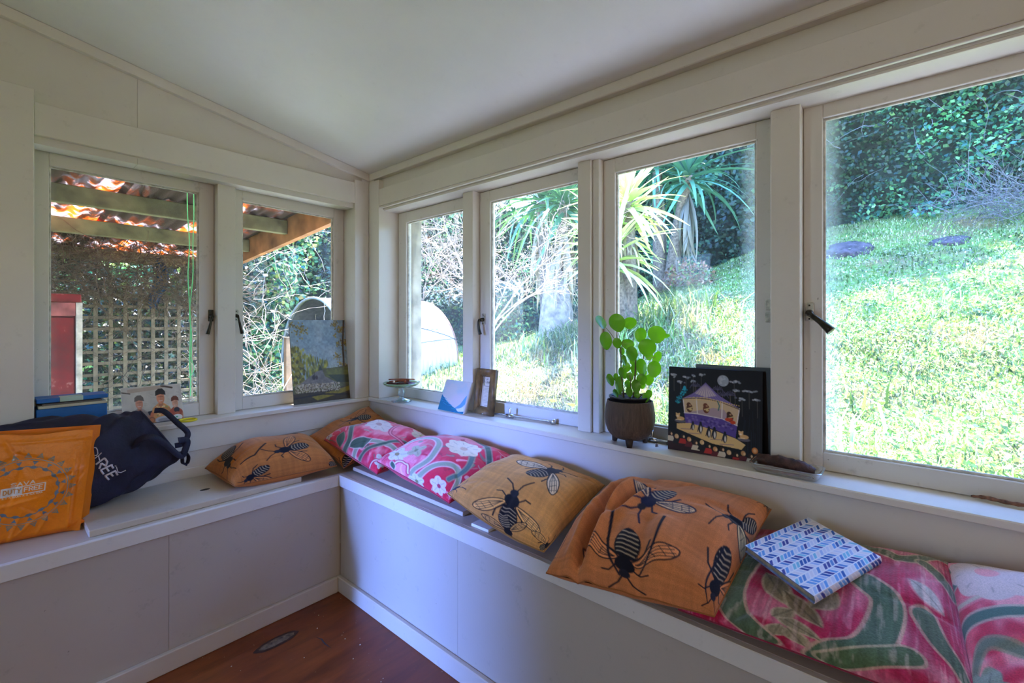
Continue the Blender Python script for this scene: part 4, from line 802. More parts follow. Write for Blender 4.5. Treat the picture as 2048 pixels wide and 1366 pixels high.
# ------------------------------------------------------------------ the navy bag: rings along its length, mouth at the right
NAVY = [  # cx, cy, cz, half width (y), half height, tilt
 (-1.56, -.06, .645, .030, .090, 0), (-1.54, -.065, .655, .050, .118, 0), (-1.44, -.072, .672, .060, .148, 0), (-1.30, -.085, .684, .074, .160, 0),
 (-1.18, -.095, .684, .082, .158, .05), (-1.10, -.088, .690, .074, .150, .14), (-1.04, -.080, .700, .066, .138, .28), (-.995, -.074, .718, .058, .122, .42),
 (-.955, -.070, .735, .050, .108, .55)]
def navy_grid(nu, nv):
    K = np.array(NAVY, float); tt = np.linspace(0, len(K)-1, nu); idx = np.arange(len(K))
    Kp = np.vstack([2*K[0]-K[1], K, 2*K[-1]-K[-2]])
    def cr(t):
        i = min(int(t), len(K)-2); f = t-i; p0, p1, p2, p3 = Kp[i:i+4]
        return .5*((2*p1)+(-p0+p2)*f+(2*p0-5*p1+4*p2-p3)*f*f+(-p0+3*p1-3*p2+p3)*f**3)
    R = np.array([cr(t) for t in tt]); A = np.linspace(0, 2*np.pi, nv, endpoint=False)  # angle 0 at the top, going to the front (-y)
    P = np.empty((nu, nv, 3)); e = .78
    s = np.sign(np.sin(A))*np.abs(np.sin(A))**e; c = np.sign(np.cos(A))*np.abs(np.cos(A))**e
    r = np.random.default_rng(5); ph = r.uniform(0, 6, 12)
    for i in range(nu):
        cx, cy, cz, hy, hh, ti = R[i]; u = tt[i]
        w = 1+.05*np.sin(2*A+u*1.3+ph[0])+.05*np.sin(5*A-u*2.1+ph[1])+.035*np.exp(-((np.sin(1.5*A+u*1.1))/.18)**2)*min(1, u/4)+.035*np.sin(9*A+u*3+ph[2])*min(1, u/3)+.03*np.exp(-((u-5.5)/.5)**2)*np.sin(7*A+ph[3])
        P[i, :, 0] = cx-np.sin(ti)*hh*c*w; P[i, :, 1] = cy-hy*s*w; P[i, :, 2] = cz+np.cos(ti)*hh*c*w
    P[..., 1] = np.minimum(P[..., 1], -.016); P[..., 2] = np.maximum(P[..., 2], .5275)
    return P
# ------------------------------------------------------------------ cushion covers: painted cloth
def leaf_shape(cv, p0, p1, w, rgb, edge=None, bend=0.):
    p0 = np.array(p0, float); p1 = np.array(p1, float); d = p1-p0; n = np.array([-d[1], d[0]])/np.hypot(*d)
    P = []
    for t in np.linspace(0, 1, 12): P.append(p0+d*t+n*(w*math.sin(math.pi*t)**.8+bend*math.sin(math.pi*t)))
    for t in np.linspace(1, 0, 12): P.append(p0+d*t+n*(-w*math.sin(math.pi*t)**.8+bend*math.sin(math.pi*t)))
    cv.poly(P, rgb)
    if edge: cv.line(P+[P[0]], .009, edge, .8)
    cv.line([p0, (p0+p1)/2+n*bend, p1], .006, tuple(int(c*.75) for c in rgb), .8)
def flower(cv, x, y, r, rgb, centre, petals=5, seed=0):
    rr = random.Random(seed); a0 = rr.random()*6
    for i in range(petals):
        a = a0+i*2*math.pi/petals; cv.ell(x+.55*r*math.cos(a), y+.55*r*math.sin(a), .5*r, .40*r, rgb, a); cv.line([(x, y), (x+.8*r*math.cos(a), y+.8*r*math.sin(a))], .006, tuple(int(c*.75) for c in rgb), .7)
    cv.ell(x, y, .22*r, .22*r, centre)
def vine(cv, P, w, rgb, edge, w2=None):
    P = curve_pts(np.array([(x, y, 0) for x, y in P], float), 30)[:, :2]
    cv.line(P, w+.022, edge, .8, None if w2 is None else w2+.022); cv.line(P, w, rgb, 1, w2)
def cloth_bee(N, rgb, seed):
    cv = Canvas(N+1, N+1, rgb); f = cv.fbm(3, 3, seed, 5); g = cv.fbm(60, 4, seed+1, 3); k = cv.fbm(4, 60, seed+2, 3)
    cv.mult(.86+.20*f+.16*(g-.5)+.16*(k-.5)); return cv
def cloth_pink(N, seed, a=(222, 28, 70), b=(242, 142, 160), sc=4):
    cv = Canvas(N+1, N+1, a); f = cv.fbm(sc, sc, seed, 4); g = cv.fbm(sc*6, sc*2, seed+1, 3)
    cv.fillmask(np.clip((f+.35*(g-.5)-.47)*5, 0, 1), b); h = cv.fbm(sc*1.6, sc*1.6, seed+2, 3)
    cv.fillmask(np.clip((h-.60)*9, 0, 1), (200, 24, 70), .8); return cv
NC = 210
GR, DG, PG, WH = (176, 176, 150), (64, 92, 78), (150, 158, 136), (226, 214, 206)
PAINT = {}
cv = cloth_bee(NC, (190, 118, 60), 1)
bee(cv, (.62, .715), (.49, .725), (190, 118, 60), (1, 1), s=1.75); bee(cv, (.33, .90), (.235, .95), (190, 118, 60), (0, 1), s=2.0)
bee(cv, (.69, .30), (.50, .28), (190, 118, 60), (1, 0), s=1.3); bee(cv, (.25, .32), (.10, .62), (190, 116, 58), (0, 0), s=.9)
bee(cv, (.86, .96), (.99, .93), (200, 125, 62), (1, 0), s=1.6); cv.ell(0, .0, .09, .11, (26, 24, 34)); cv.line([(.2, .72), (.32, .70), (.42, .60)], .012, (26, 24, 34))
PAINT['bee_left'] = cv
cv = cloth_bee(NC, (190, 116, 54), 2)
bee(cv, (.66, .42), (.52, .34), (190, 116, 54), (1, 0), s=1.5); bee(cv, (.16, .86), (.02, .98), (150, 90, 44), (1, 1), s=2.2); bee(cv, (.62, .75), (.5, .9), (190, 116, 54), s=1.3); cv.ell(.02, .02, .05, .05, (26, 24, 34))
PAINT['bee_corner'] = cv
cv = cloth_bee(NC, (220, 156, 88), 3); T = (220, 156, 88)
bee(cv, (.535, .535), (.645, .30), T, (1, 1), s=.92, pale=(238, 218, 190)); bee(cv, (.60, .93), (.545, .665), T, (1, 1), s=1.0, pairs=1)
bee(cv, (.56, .88), (.62, 1.0), T, (1, 1), s=1.3, legs=False); bee(cv, (.02, .90), (.14, .82), T, (1, 1), s=1.5, dark=(34, 34, 60))
bee(cv, (.0, .55), (.02, .40), T, (1, 0), s=1.2); bee(cv, (.9, .97), (.99, .82), T, (1, 1), s=1.2)
PAINT['bee_tan'] = cv
cv = cloth_bee(NC+40, (202, 124, 74), 4); T = (202, 124, 74)
bee(cv, (.575, .385), (.475, .60), T, (1, 1), s=.74, dark=(24, 28, 62), pale=(226, 196, 160)); bee(cv, (.95, .37), (.80, .45), T, (0, 1), s=1.25, pale=(222, 202, 150))
bee(cv, (.05, .62), (.02, .82), T, (1, 0), s=1.25); bee(cv, (.50, .70), (.52, .93), T, (1, 1), s=.98)
bee(cv, (.885, .59), (.915, .86), T, (0, 1), s=1.0); bee(cv, (.02, .24), (.08, .36), T, (1, 1), s=1.2, pale=(236, 220, 200)); bee(cv, (.99, .08), (.90, .12), (170, 110, 70), (1, 1), s=1.4)
for P in ([(.10, .60), (.15, .68), (.13, .78)], [(.60, .60), (.60, .75), (.57, .88)], [(.86, .60), (.84, .78), (.88, .90)], [(.40, .60), (.44, .80), (.50, .92)]): cv.line(curve_pts([(x, y, 0) for x, y in P], 16)[:, :2], .012, (26, 24, 40), 1, .006)
PAINT['bee_big'] = cv
def pink_small(seed, lst):
    cv = cloth_pink(NC, seed)
    r = random.Random(seed)
    for i in range(80):
        x, y, a, L = r.random(), r.random(), r.uniform(0, 6.28), r.uniform(.04, .13); k = r.uniform(-1, 1)
        P = [(x+L*t*math.cos(a+k*t), y+L*t*math.sin(a+k*t)) for t in np.linspace(0, 1, 6)]; cv.line(P, r.uniform(.012, .030), r.choice([(196, 20, 62), (250, 186, 196), (206, 120, 120), (184, 176, 156), (160, 40, 70), (108, 128, 110)]), .75, .008)
    for i in range(9): cv.ell(r.random(), r.random(), r.uniform(.015, .03), r.uniform(.008, .016), r.choice([(120, 140, 118), (70, 96, 84), (232, 200, 196)]), r.uniform(0, 3), .8)
    for it in lst:
        if it[0] == 'v': vine(cv, it[1], it[2], it[3], it[4])
        elif it[0] == 'f': flower(cv, it[1], it[2], it[3], it[4], it[5], it[6], int(it[1]*100))
        else: leaf_shape(cv, it[1], it[2], it[3], it[4], it[5])
    return cv
PAINT['pink_back'] = pink_small(21, [
 ('v', [(.28, .60), (.40, .74), (.46, .86), (.44, 1.0)], .035, DG, PG), ('v', [(.55, 1.0), (.58, .80), (.70, .66), (.86, .60), (1, .62)], .03, PG, WH),
 ('v', [(.62, .98), (.68, .76), (.80, .52), (.98, .42)], .022, DG, PG), ('v', [(.10, .75), (.25, .50), (.20, .25), (.35, .1)], .03, PG, WH),
 ('l', (.49, .92), (.62, .70), .055, DG, WH), ('l', (.38, .98), (.34, .78), .05, DG, PG), ('f', .50, .50, .115, (222, 206, 204), (190, 150, 150), 7), ('f', .82, .28, .10, (226, 212, 190), (200, 170, 120), 6),
 ('f', .33, .36, .09, (214, 200, 204), (180, 90, 110), 6), ('f', .86, .80, .09, (212, 206, 196), (150, 60, 80), 5), ('f', .16, .90, .07, (206, 196, 200), (150, 60, 90), 5),
 ('v', [(.70, .20), (.60, .36), (.66, .52), (.9, .50)], .012, (232, 130, 150), (176, 30, 70)), ('v', [(.76, 1.), (.80, .84), (.92, .74)], .012, WH, (190, 60, 90))])
PAINT['pink_front'] = pink_small(31, [
 ('v', [(.40, .16), (.58, .22), (.80, .40), (1, .52)], .035, DG, PG), ('v', [(.20, .66), (.36, .52), (.50, .56), (.56, .72), (.50, .90), (.52, 1.)], .03, PG, WH),
 ('v', [(.55, .96), (.62, .76), (.74, .66), (.84, .72), (.90, .86)], .034, PG, WH), ('v', [(.70, .46), (.80, .60), (.78, .78)], .03, (84, 116, 118), PG), ('v', [(.03, .5), (.2, .4), (.3, .3), (.28, .1)], .024, DG, PG),
 ('f', .30, .80, .10, (212, 206, 194), (150, 130, 90), 5), ('f', .62, .46, .11, (240, 222, 200), (220, 180, 150), 8), ('f', .745, .90, .085, (224, 208, 206), (180, 60, 90), 6), ('f', .55, .98, .07, (206, 204, 190), (120, 120, 80), 5),
 ('f', .42, .70, .07, (176, 166, 140), (120, 120, 90), 4), ('v', [(.32, .95), (.36, .86), (.44, .86), (.47, .95)], .014, WH, (190, 60, 90)), ('v', [(.12, .86), (.2, .78), (.22, .66)], .014, WH, (190, 60, 90)), ('l', (.30, .9), (.34, .99), .03, DG, WH)])
NF = 300
cv = cloth_pink(NF, 41, (204, 30, 84), (232, 122, 150), 5); G1, GE = (92, 112, 84), (214, 190, 158)
vine(cv, [(.30, .30), (.27, .62), (.30, .80), (.40, .97)], .085, G1, GE); vine(cv, [(.36, .16), (.45, .10), (.56, .13), (.72, .24), (.84, .10), (.98, .12)], .055, (104, 118, 92), GE)
vine(cv, [(.61, .50), (.67, .56), (.66, .68), (.63, .80), (.57, .88), (.54, .98)], .075, (88, 116, 92), GE); vine(cv, [(.56, .96), (.63, .86), (.72, .77)], .07, (92, 116, 82), GE)
vine(cv, [(.77, .57), (.81, .66), (.86, .72), (.90, .80), (.96, .92)], .07, (96, 116, 94), GE, .03); vine(cv, [(.78, .24), (.84, .30), (.92, .40)], .045, (110, 120, 96), GE)
leaf_shape(cv, (.73, .42), (.84, .52), .04, (214, 206, 204), (230, 150, 160)); leaf_shape(cv, (.36, .58), (.45, .72), .035, (158, 138, 108), GE); leaf_shape(cv, (.43, .66), (.53, .78), .03, (150, 128, 96), GE)
for a, b in (((.42, .78), (.53, .86)), ((.44, .84), (.43, .92)), ((.46, .85), (.50, .93)), ((.46, .74), (.42, .80))): leaf_shape(cv, a, b, .026, (168, 152, 122), GE)
leaf_shape(cv, (.55, .6), (.50, .70), .03, (172, 156, 130), GE); leaf_shape(cv, (.32, .45), (.40, .42), .02, (206, 190, 170), None); vine(cv, [(.02, .25), (.10, .45), (.08, .70), (.2, .9)], .05, G1, GE)
g = cv.fbm(90, 6, 77, 3); cv.mult(.70+.34*g); cv.fillmask(np.clip((cv.fbm(80, 10, 78, 3)-.60)*8, 0, 1), (244, 206, 200), .35)
PAINT['pink_flat'] = cv
cv = cloth_pink(NC, 51, (236, 92, 124), (244, 160, 176)); DT = (72, 110, 108)
vine(cv, [(0, .24), (.10, .20), (.30, .12), (.5, .1)], .04, DT, PG, .02); vine(cv, [(0, .36), (.08, .33), (.28, .28), (.5, .34)], .03, DT, (190, 190, 180)); vine(cv, [(.0, .58), (.08, .53), (.25, .50), (.5, .48)], .04, DT, (196, 190, 178)); vine(cv, [(.0, .44), (.12, .44), (.3, .37)], .018, (206, 190, 184), (226, 140, 160))
vine(cv, [(.05, .75), (.15, .62), (.3, .66)], .03, (120, 130, 120), PG); flower(cv, .22, .27, .17, (222, 200, 204), (236, 160, 172), 9); flower(cv, .12, .80, .10, (150, 160, 150), (200, 90, 110), 5)
PAINT['pink_end'] = cv
M['bee cloth'] = painted('woven bee cloth', .9, 620, .15, .15, .35); M['pink cloth'] = painted('printed velvet', .85, 420, .15, .35, .3)
M['chenille'] = painted('chenille', .95, 230, .1, .4, .7)
def cushion(key, label, m, seam_rgb, zrest=.5065, group=None):
    cd = CUSH[key]; cv = PAINT[key]; N = cv.w-1; P = cush_top(cd, N); c = P.reshape(-1, 3).mean(0)
    root = thing('cushion', label, 'cushion', (c[0], c[1], zrest), 'cushions on the window bench'); i = np.arange((N+1)*(N+1)).reshape(N+1, N+1)
    Q = np.stack([i[:-1, :-1], i[1:, :-1], i[1:, 1:], i[:-1, 1:]], -1).reshape(-1, 4)
    o = link('front_cover', np_mesh('front_cover', P.reshape(-1, 3), Q, True, cv.a.reshape(-1, 3)), m); part_at(o, root)
    n = 30; d2 = dict(cd); d2['H'] = -.4*cd['H']; d2['cr'] = 0; d2['folds'] = []; B = cush_top(d2, n)
    z = B[..., 2]; B[..., 2] = np.where((B[..., 0] > -.412), np.maximum(z, zrest), z); i = np.arange((n+1)**2).reshape(n+1, n+1)
    Q = np.stack([i[:-1, :-1], i[:-1, 1:], i[1:, 1:], i[1:, :-1]], -1).reshape(-1, 4)
    o = link('back_cover', np_mesh('back_cover', B.reshape(-1, 3), Q, True, np.tile(np.array(seam_rgb)/255., ((n+1)**2, 1))), m); part_at(o, root)
    s = max(1, N//50); E = np.concatenate([P[0, :-1:s], P[:-1:s, -1], P[-1, :0:-s], P[:0:-s, 0]]); E = np.vstack([E, E[:1]])
    V, q, t = tube_np(E, .0022, 5); o = link('seam', np_mesh('seam', V, [q, t], True, np.tile(np.array(seam_rgb)*.8/255., (len(V), 1))), m); part_at(o, root)
    return root
cushion('bee_left', 'brown bee cushion lying flat on the loose white lid, left of the corner', M['bee cloth'], (190, 116, 58), .5275)
cushion('bee_corner', 'brown bee cushion propped in the bench corner, half hidden behind pink cushions', M['bee cloth'], (176, 106, 50))
cushion('pink_back', 'pink floral cushion nearest the corner, overlapping the propped brown one', M['pink cloth'], (206, 60, 90), .531)
cushion('pink_front', 'pink floral cushion between another pink one and the golden bee cushion', M['pink cloth'], (214, 50, 84), .531)
cushion('bee_tan', 'golden tan bee cushion hanging over the bench edge beside the pink pair', M['bee cloth'], (206, 150, 84))
cushion('bee_big', 'large creased orange-brown bee cushion in the middle of the right bench', M['bee cloth'], (196, 118, 64))
cushion('pink_flat', 'wide flat crimson cushion with green scrolls, under the blue notebook', M['chenille'], (170, 50, 80))
cushion('pink_end', 'pink floral cushion at the right edge, beyond the wide crimson one', M['pink cloth'], (214, 80, 110))

# ------------------------------------------------------------------ loose boards and a card on the bench
lid = thing('loose_lid', 'loose white lid board with a finger hole lying on the left bench', 'board', (-.86, -.18, .505), 'loose boards on the bench')
box('board', (-1.192, -.352, .5052), (-.535, -.012, .526), M['bench'], lid, .002)
bm = bmesh.new(); bm.faces.new([bm.verts.new((-.845+.017*math.cos(a), -.215+.011*math.sin(a), .5263)) for a in np.linspace(0, 2*math.pi, 20, endpoint=False)])
part_at(link('finger_hole', bm_mesh('finger_hole', bm), M['crack']), lid)
M4 = Matrix.Translation((-.20, -.77, .5135)) @ Matrix.Rotation(math.radians(.75), 4, 'X')
lid2 = thing('loose_lid', 'loose white board lying tilted under the two pink cushions', 'board', (-.20, -.77, .505), 'loose boards on the bench')
box('board', (-.135, -.345, -.002), (.168, .36, .013), M['bench'], lid2, .002, M4)
cb = thing('white_card', 'corner of a white card sticking out under the golden bee cushion', 'card', (-.33, -1.22, .505))
box('card', (-.362, -1.262, .5052), (-.29, -1.185, .5145), plain('white card', (236, 236, 236), .7, var=.03), cb, .001)

# ------------------------------------------------------------------ helper: a flat picture on a board, leaning
def picture(name, label, cat, BL, BR, up, thick, cv, edge_m, face_m, names=('painted_face', 'board'), nx=None):
    BL = np.array(BL, float); BR = np.array(BR, float); up = np.array(up, float); w = BR-BL; n = np.cross(w, up); n /= np.linalg.norm(n)
    root = thing(name, label, cat, tuple((BL+BR)/2)); H, Wd = cv.h, cv.w
    gx, gy = np.meshgrid(np.linspace(0, 1, Wd), np.linspace(0, 1, H)); P = BL+gx[..., None]*w+(1-gy)[..., None]*up
    i = np.arange(H*Wd).reshape(H, Wd); Q = np.stack([i[:-1, :-1], i[1:, :-1], i[1:, 1:], i[:-1, 1:]], -1).reshape(-1, 4)
    part_at(link(names[0], np_mesh(names[0], P.reshape(-1, 3), Q, False, cv.a.reshape(-1, 3)), face_m), root)
    e = n*.0006; V = [p-e for p in (BL, BR, BR+up, BL+up)]+[p-n*thick for p in (BL, BR, BR+up, BL+up)]
    part_at(link(names[1], np_mesh(names[1], V, [np.array([(0, 1, 2, 3), (7, 6, 5, 4), (0, 4, 5, 1), (1, 5, 6, 2), (2, 6, 7, 3), (3, 7, 4, 0)])]), edge_m), root)
    return root
M['oil'] = painted('oil paint', .42, 0, .4, 0, .12); M['gloss oil'] = painted('varnished paint', .5, 0, .25, 0, .06); M['photo'] = painted('photo paper', .3, 0, .5, 0, 0); M['print'] = painted('printed paper', .6, 0, .3, 0, 0)
# landscape with poplars, a road and a flock
def landscape():
    cv = Canvas(150, 180, (150, 172, 186)); f = cv.fbm(4, 5, 3, 5); cv.fillmask(np.clip((f-.45)*3, 0, 1), (186, 196, 200), .8)
    yy = np.linspace(0, 1, 180)[:, None]*np.ones((1, 150)); cv.fillmask(np.clip((yy-.35)*2, 0, 1)*np.clip(1-(yy-.62)*30, 0, 1), (196, 196, 170), .7)
    r = random.Random(5)
    for i in range(420):      # poplars, left bank and far trees
        x = r.random(); top = .30+.34*abs(x-.05)**.7 if x < .62 else .62+.05*r.random(); y = r.uniform(top, .80-.12*min(1, abs(x-.05)*1.6))
        c = r.choice([(150, 146, 42), (182, 170, 50), (112, 112, 34), (92, 88, 34), (196, 184, 70)]); h = r.uniform(.01, .05)
        cv.ell(x, y, r.uniform(.006, .018), h, c, r.uniform(-.2, .2), .75)
    for i in range(130):
        x, y = r.gauss(.07, .07), r.uniform(.33, .78); cv.ell(x, y, .02, .02, r.choice([(120, 112, 34), (164, 152, 48), (84, 76, 30), (190, 176, 64)]), 0, .8)
    for cx, cy, s, k in ((.17, .13, .09, 60), (.03, .05, .04, 14), (.80, .05, .05, 30), (.90, .12, .06, 40), (.83, .31, .04, 14), (.79, .20, .025, 8), (.80, .46, .05, 24), (.86, .55, .05, 20), (.95, .3, .05, 40), (.97, .6, .04, 20)):
        for i in range(k): cv.ell(r.gauss(cx, s*.6), r.gauss(cy, s*.5), .012, .01, r.choice([(150, 124, 46), (112, 92, 40), (176, 150, 60)]), 0, .8)
    cv.line([(.98, 0), (.93, .3), (.92, .66)], .03, (84, 66, 46), 1, .035)
    cv.poly([(0, .80), (.25, .72), (.46, .62), (.5, .60), (.7, .60), (1, .58), (1, 1), (0, 1)], (104, 100, 52)); cv.poly([(.08, .78), (.42, .63), (.52, .62), (.56, .70), (.80, .80), (.2, .85)], (132, 122, 116))
    cv.poly([(.60, .62), (1, .60), (1, .78), (.82, .76), (.58, .70)], (118, 116, 44)); cv.poly([(.60, .68), (1, .70), (1, .80), (.78, .78)], (70, 72, 34)); cv.poly([(.44, .62), (.48, .55), (.52, .62)], (62, 66, 40))
    cv.poly([(0, .88), (1, .84), (1, 1), (0, 1)], (72, 56, 26)); cv.poly([(.3, .93), (1, .84), (1, .90), (.4, .98)], (150, 132, 34)); cv.line([(0, .93), (.5, .91), (1, .95)], .02, (44, 32, 18))
    for i in range(620):
        x = r.uniform(.04, .82); y = r.uniform(.775, .875)+.015*(x-.4); cv.ell(x, y, .010, .006, r.choice([(214, 198, 166), (178, 156, 120), (232, 220, 194), (120, 98, 70)]), 0, .9)
    for x in np.linspace(.2, .8, 22): cv.line([(x, .87+.01*math.sin(x*40)), (x, .89)], .006, (40, 30, 20))
    cv.ell(.36, .70, .03, .03, (58, 44, 40)); cv.ell(.41, .705, .02, .025, (74, 56, 48)); cv.line([(.37, .63), (.37, .69)], .012, (66, 56, 50))
    k = cv.fbm(30, 40, 9, 3); cv.mult(.72+.34*k); return cv
picture('landscape_painting', 'unframed landscape painting of yellow poplars, a road and a flock, leaning by the corner', 'painting', (-.388, .050, .7575), (-.090, .040, .7575), (.0, .060, .425), .006, landscape(), plain('board edge', (52, 40, 28), .7), M['oil'])
# family photograph
def family():
    cv = Canvas(170, 110, (206, 200, 188)); f = cv.fbm(6, 3, 2, 4); cv.mult(.86+.24*f); r = random.Random(2)
    cv.poly([(.1, .06), (.62, .0), (.76, .06), (.5, .12), (.1, .16)], (176, 150, 128), .6); cv.line([(.66, .02), (.84, .09)], .03, (84, 70, 60)); cv.line([(.0, .12), (.14, .17)], .016, (60, 52, 46))
    for i in range(40): x = r.random(); y = r.uniform(.1, .5); cv.line([(x, y), (x+.05, y+.02)], .004, (160, 150, 136), .7)
    def person(x, y, s, hat, face, shirt, arms):
        dk = lambda c, k: tuple(int(v*k) for v in c)
        cv.poly([(x-.035*s, y+.20*s), (x-.11*s, y+.29*s), (x-.14*s, y+.45*s), (x-.11*s, y+.85*s), (x+.11*s, y+.85*s), (x+.14*s, y+.45*s), (x+.11*s, y+.29*s), (x+.035*s, y+.20*s)], shirt); cv.poly([(x+.02*s, y+.24*s), (x+.12*s, y+.32*s), (x+.11*s, y+.85*s), (x+.05*s, y+.85*s)], dk(shirt, .82), .7)
        cv.line([(x-.12*s, y+.40*s), (x-.16*s, y+.60*s), (x-.07*s, y+.80*s)], .042*s, arms); cv.line([(x+.12*s, y+.40*s), (x+.16*s, y+.60*s), (x+.07*s, y+.80*s)], .042*s, dk(arms, .85)); cv.poly([(x-.025*s, y+.18*s), (x+.025*s, y+.18*s), (x+.03*s, y+.27*s), (x-.03*s, y+.27*s)], dk(face, .8))
        cv.ell(x, y+.09*s, .052*s, .125*s, face); cv.ell(x+.02*s, y+.11*s, .030*s, .095*s, dk(face, .86), 0, .6); cv.poly([(x-.066*s, y+.045*s), (x-.06*s, y-.05*s), (x-.02*s, y-.10*s), (x+.03*s, y-.10*s), (x+.064*s, y-.04*s), (x+.07*s, y+.04*s), (x+.0*s, y+.015*s)], hat); cv.line([(x-.03*s, y+.07*s), (x+.035*s, y+.07*s)], .007*s, dk(face, .5), .7); cv.line([(x-.022*s, y+.155*s), (x+.022*s, y+.155*s)], .008*s, (226, 204, 196))
    cv.poly([(.04, .74), (.30, .70), (.62, .62), (.72, .62), (.74, .92), (.0, 1.), (0, .76)], (38, 44, 62))
    person(.275, .34, 1.15, (104, 96, 92), (214, 150, 124), (168, 154, 148), (200, 156, 136)); person(.63, .22, 1.3, (40, 42, 48), (222, 146, 112), (214, 150, 96), (206, 120, 84)); person(.87, .42, 1.0, (110, 62, 50), (222, 164, 132), (176, 84, 66), (200, 140, 110))
    for i in range(26): cv.ell(.63+r.uniform(-.10, .10), .70+r.uniform(-.14, .12), .014, .02, r.choice([(196, 84, 58), (232, 206, 150), (150, 160, 96)]))
    cv.ell(.89, .70, .05, .07, (44, 48, 64)); cv.ell(.89, .80, .045, .05, (180, 96, 74)); cv.ell(.89, .90, .09, .08, (224, 224, 224)); cv.ell(.88, .89, .02, .02, (70, 160, 130)); cv.ell(.66, .92, .15, .09, (176, 176, 186)); cv.ell(.66, .93, .10, .05, (140, 136, 142)); cv.ell(.46, .90, .055, .08, (150, 96, 70)); cv.ell(.46, .90, .035, .05, (190, 120, 80))
    cv.poly([(.2, 1.), (.55, .97), (1, .95), (1, 1)], (40, 40, 50)); cv.line([(0, 0), (1, 0), (1, 1), (0, 1), (0, 0)], .012, (224, 220, 210)); return cv
picture('family_photo', 'colour photo print of three people in hats eating outdoors, leaning on the left window', 'photo', (-1.043, .070, .7575), (-.846, .056, .7575), (-.002, .046, .150), .0012, family(), plain('photo back', (220, 218, 210), .6), M['photo'], ('print', 'backing'))
# yellow ring
V, q, t = tube_np([(-.842+.030*math.cos(a), .020+.030*math.sin(a), .7615) for a in np.linspace(0, 2*math.pi, 33)], .0042, 8, False)
tag(link('hair_band', np_mesh('hair_band', V, [q], True), plain('yellow band', (226, 214, 40), .6)), 'yellow elastic band lying on the left sill beside the family photo', 'band')
# blue file box
fb = thing('file_box', 'blue cardboard file box with papers inside, on the left sill behind the bags', 'box', (-1.19, .065, .757)); bl = plain('blue card', (22, 104, 176), .5, var=.1)
box('box_body', (-1.2845, .018, .7572), (-1.098, .112, .868), bl, fb, .002); box('cream_board', (-1.280, .016, .8682), (-1.1, .110, .878), plain('cream board', (206, 200, 176), .8), fb, .001)
box('paper', (-1.27, .026, .8782), (-1.112, .106, .8835), plain('grey paper', (120, 112, 104), .8), fb, .0005); box('paper', (-1.262, .030, .884), (-1.14, .104, .8875), plain('dark paper', (66, 58, 56), .8), fb, .0005)
box('lid', (-1.2845, .014, .888), (-1.096, .112, .903), bl, fb, .002); box('label_patch', (-1.226, .0125, .8885), (-1.165, .015, .9035), plain('pale label', (180, 206, 190), .7), fb, .0005); box('label_patch', (-1.226, .0125, .9032), (-1.165, .06, .9042), plain('pale label top', (180, 206, 190), .7), fb, .0003)
# ------------------------------------------------------------------ orange carrier bag
def orange_canvas():
    cv = Canvas(240, 300, (238, 128, 4)); cv.mult(.90+.16*cv.fbm(4, 5, 8, 4)+.05*(cv.fbm(70, 70, 9, 2)-.5)); G = (98, 112, 126); Wt = (226, 216, 206); cx, cy = .50, .53
    def pt(a, r): return (cx+r*math.cos(a), cy+r*.86*math.sin(a))
    cv.line([pt(a, .345) for a in np.linspace(0, 2*math.pi, 90)], .008, (132, 138, 140)); n = 24
    for k in range(n):
        a = 2*math.pi*k/n; d = .085
        P = [pt(a-d, .362), pt(a+d, .362), pt(a, .42)]; cv.poly(P, (120, 124, 118)); cv.line([pt(a-d*.5, .372), pt(a+d*.5, .372)], .006, (226, 130, 20)); cv.line([pt(a-d*.3, .388), pt(a+d*.3, .388)], .005, (226, 130, 20))
    n = 16
    for k in range(n):
        a = 2*math.pi*(k+.5)/n; d = .13
        cv.poly([pt(a-d*.55, .330), pt(a+d*.55, .330), pt(a, .288)], G); cv.ell(*pt(a, .266), .018, .015, G)
        for s in (-1, 1): cv.poly([pt(a, .262), pt(a+s*.10, .280), pt(a+s*.09, .252)], G)
        b = a+math.pi/n; cv.line([pt(b+x, .245+.03*math.cos(x*math.pi/.38)) for x in np.linspace(-.16, .16, 7)], .009, G)
    # SAVA / DUTY FREE
    sl = -.02
    cv.poly([(.325, .482), (.485, .475), (.485, .548), (.325, .556)], (214, 206, 198)); cv.line([(.325, .482), (.66, .462), (.66, .535), (.325, .556), (.325, .482)], .010, Wt)
    text(cv, 'DUTY', (.342, .498), (.0235, -.0014), (0, .036), .0085, (196, 120, 30), .5); text(cv, 'FREE', (.500, .487), (.026, -.0015), (0, .036), .0085, Wt, .45)
    text(cv, 'SAVA', (.395, .438), (.036, -.0025), (0, .030), .0075, Wt, .35)
    rr = random.Random(3); x = .335
    while x < .64:
        w = rr.uniform(.008, .016); cv.line([(x, .574-.06*(x-.335)), (x+w*.4, .562-.06*(x-.335)), (x+w, .574-.06*(x-.335))], .005, Wt, .9); x += w+rr.choice([.006, .006, .016])
    return cv
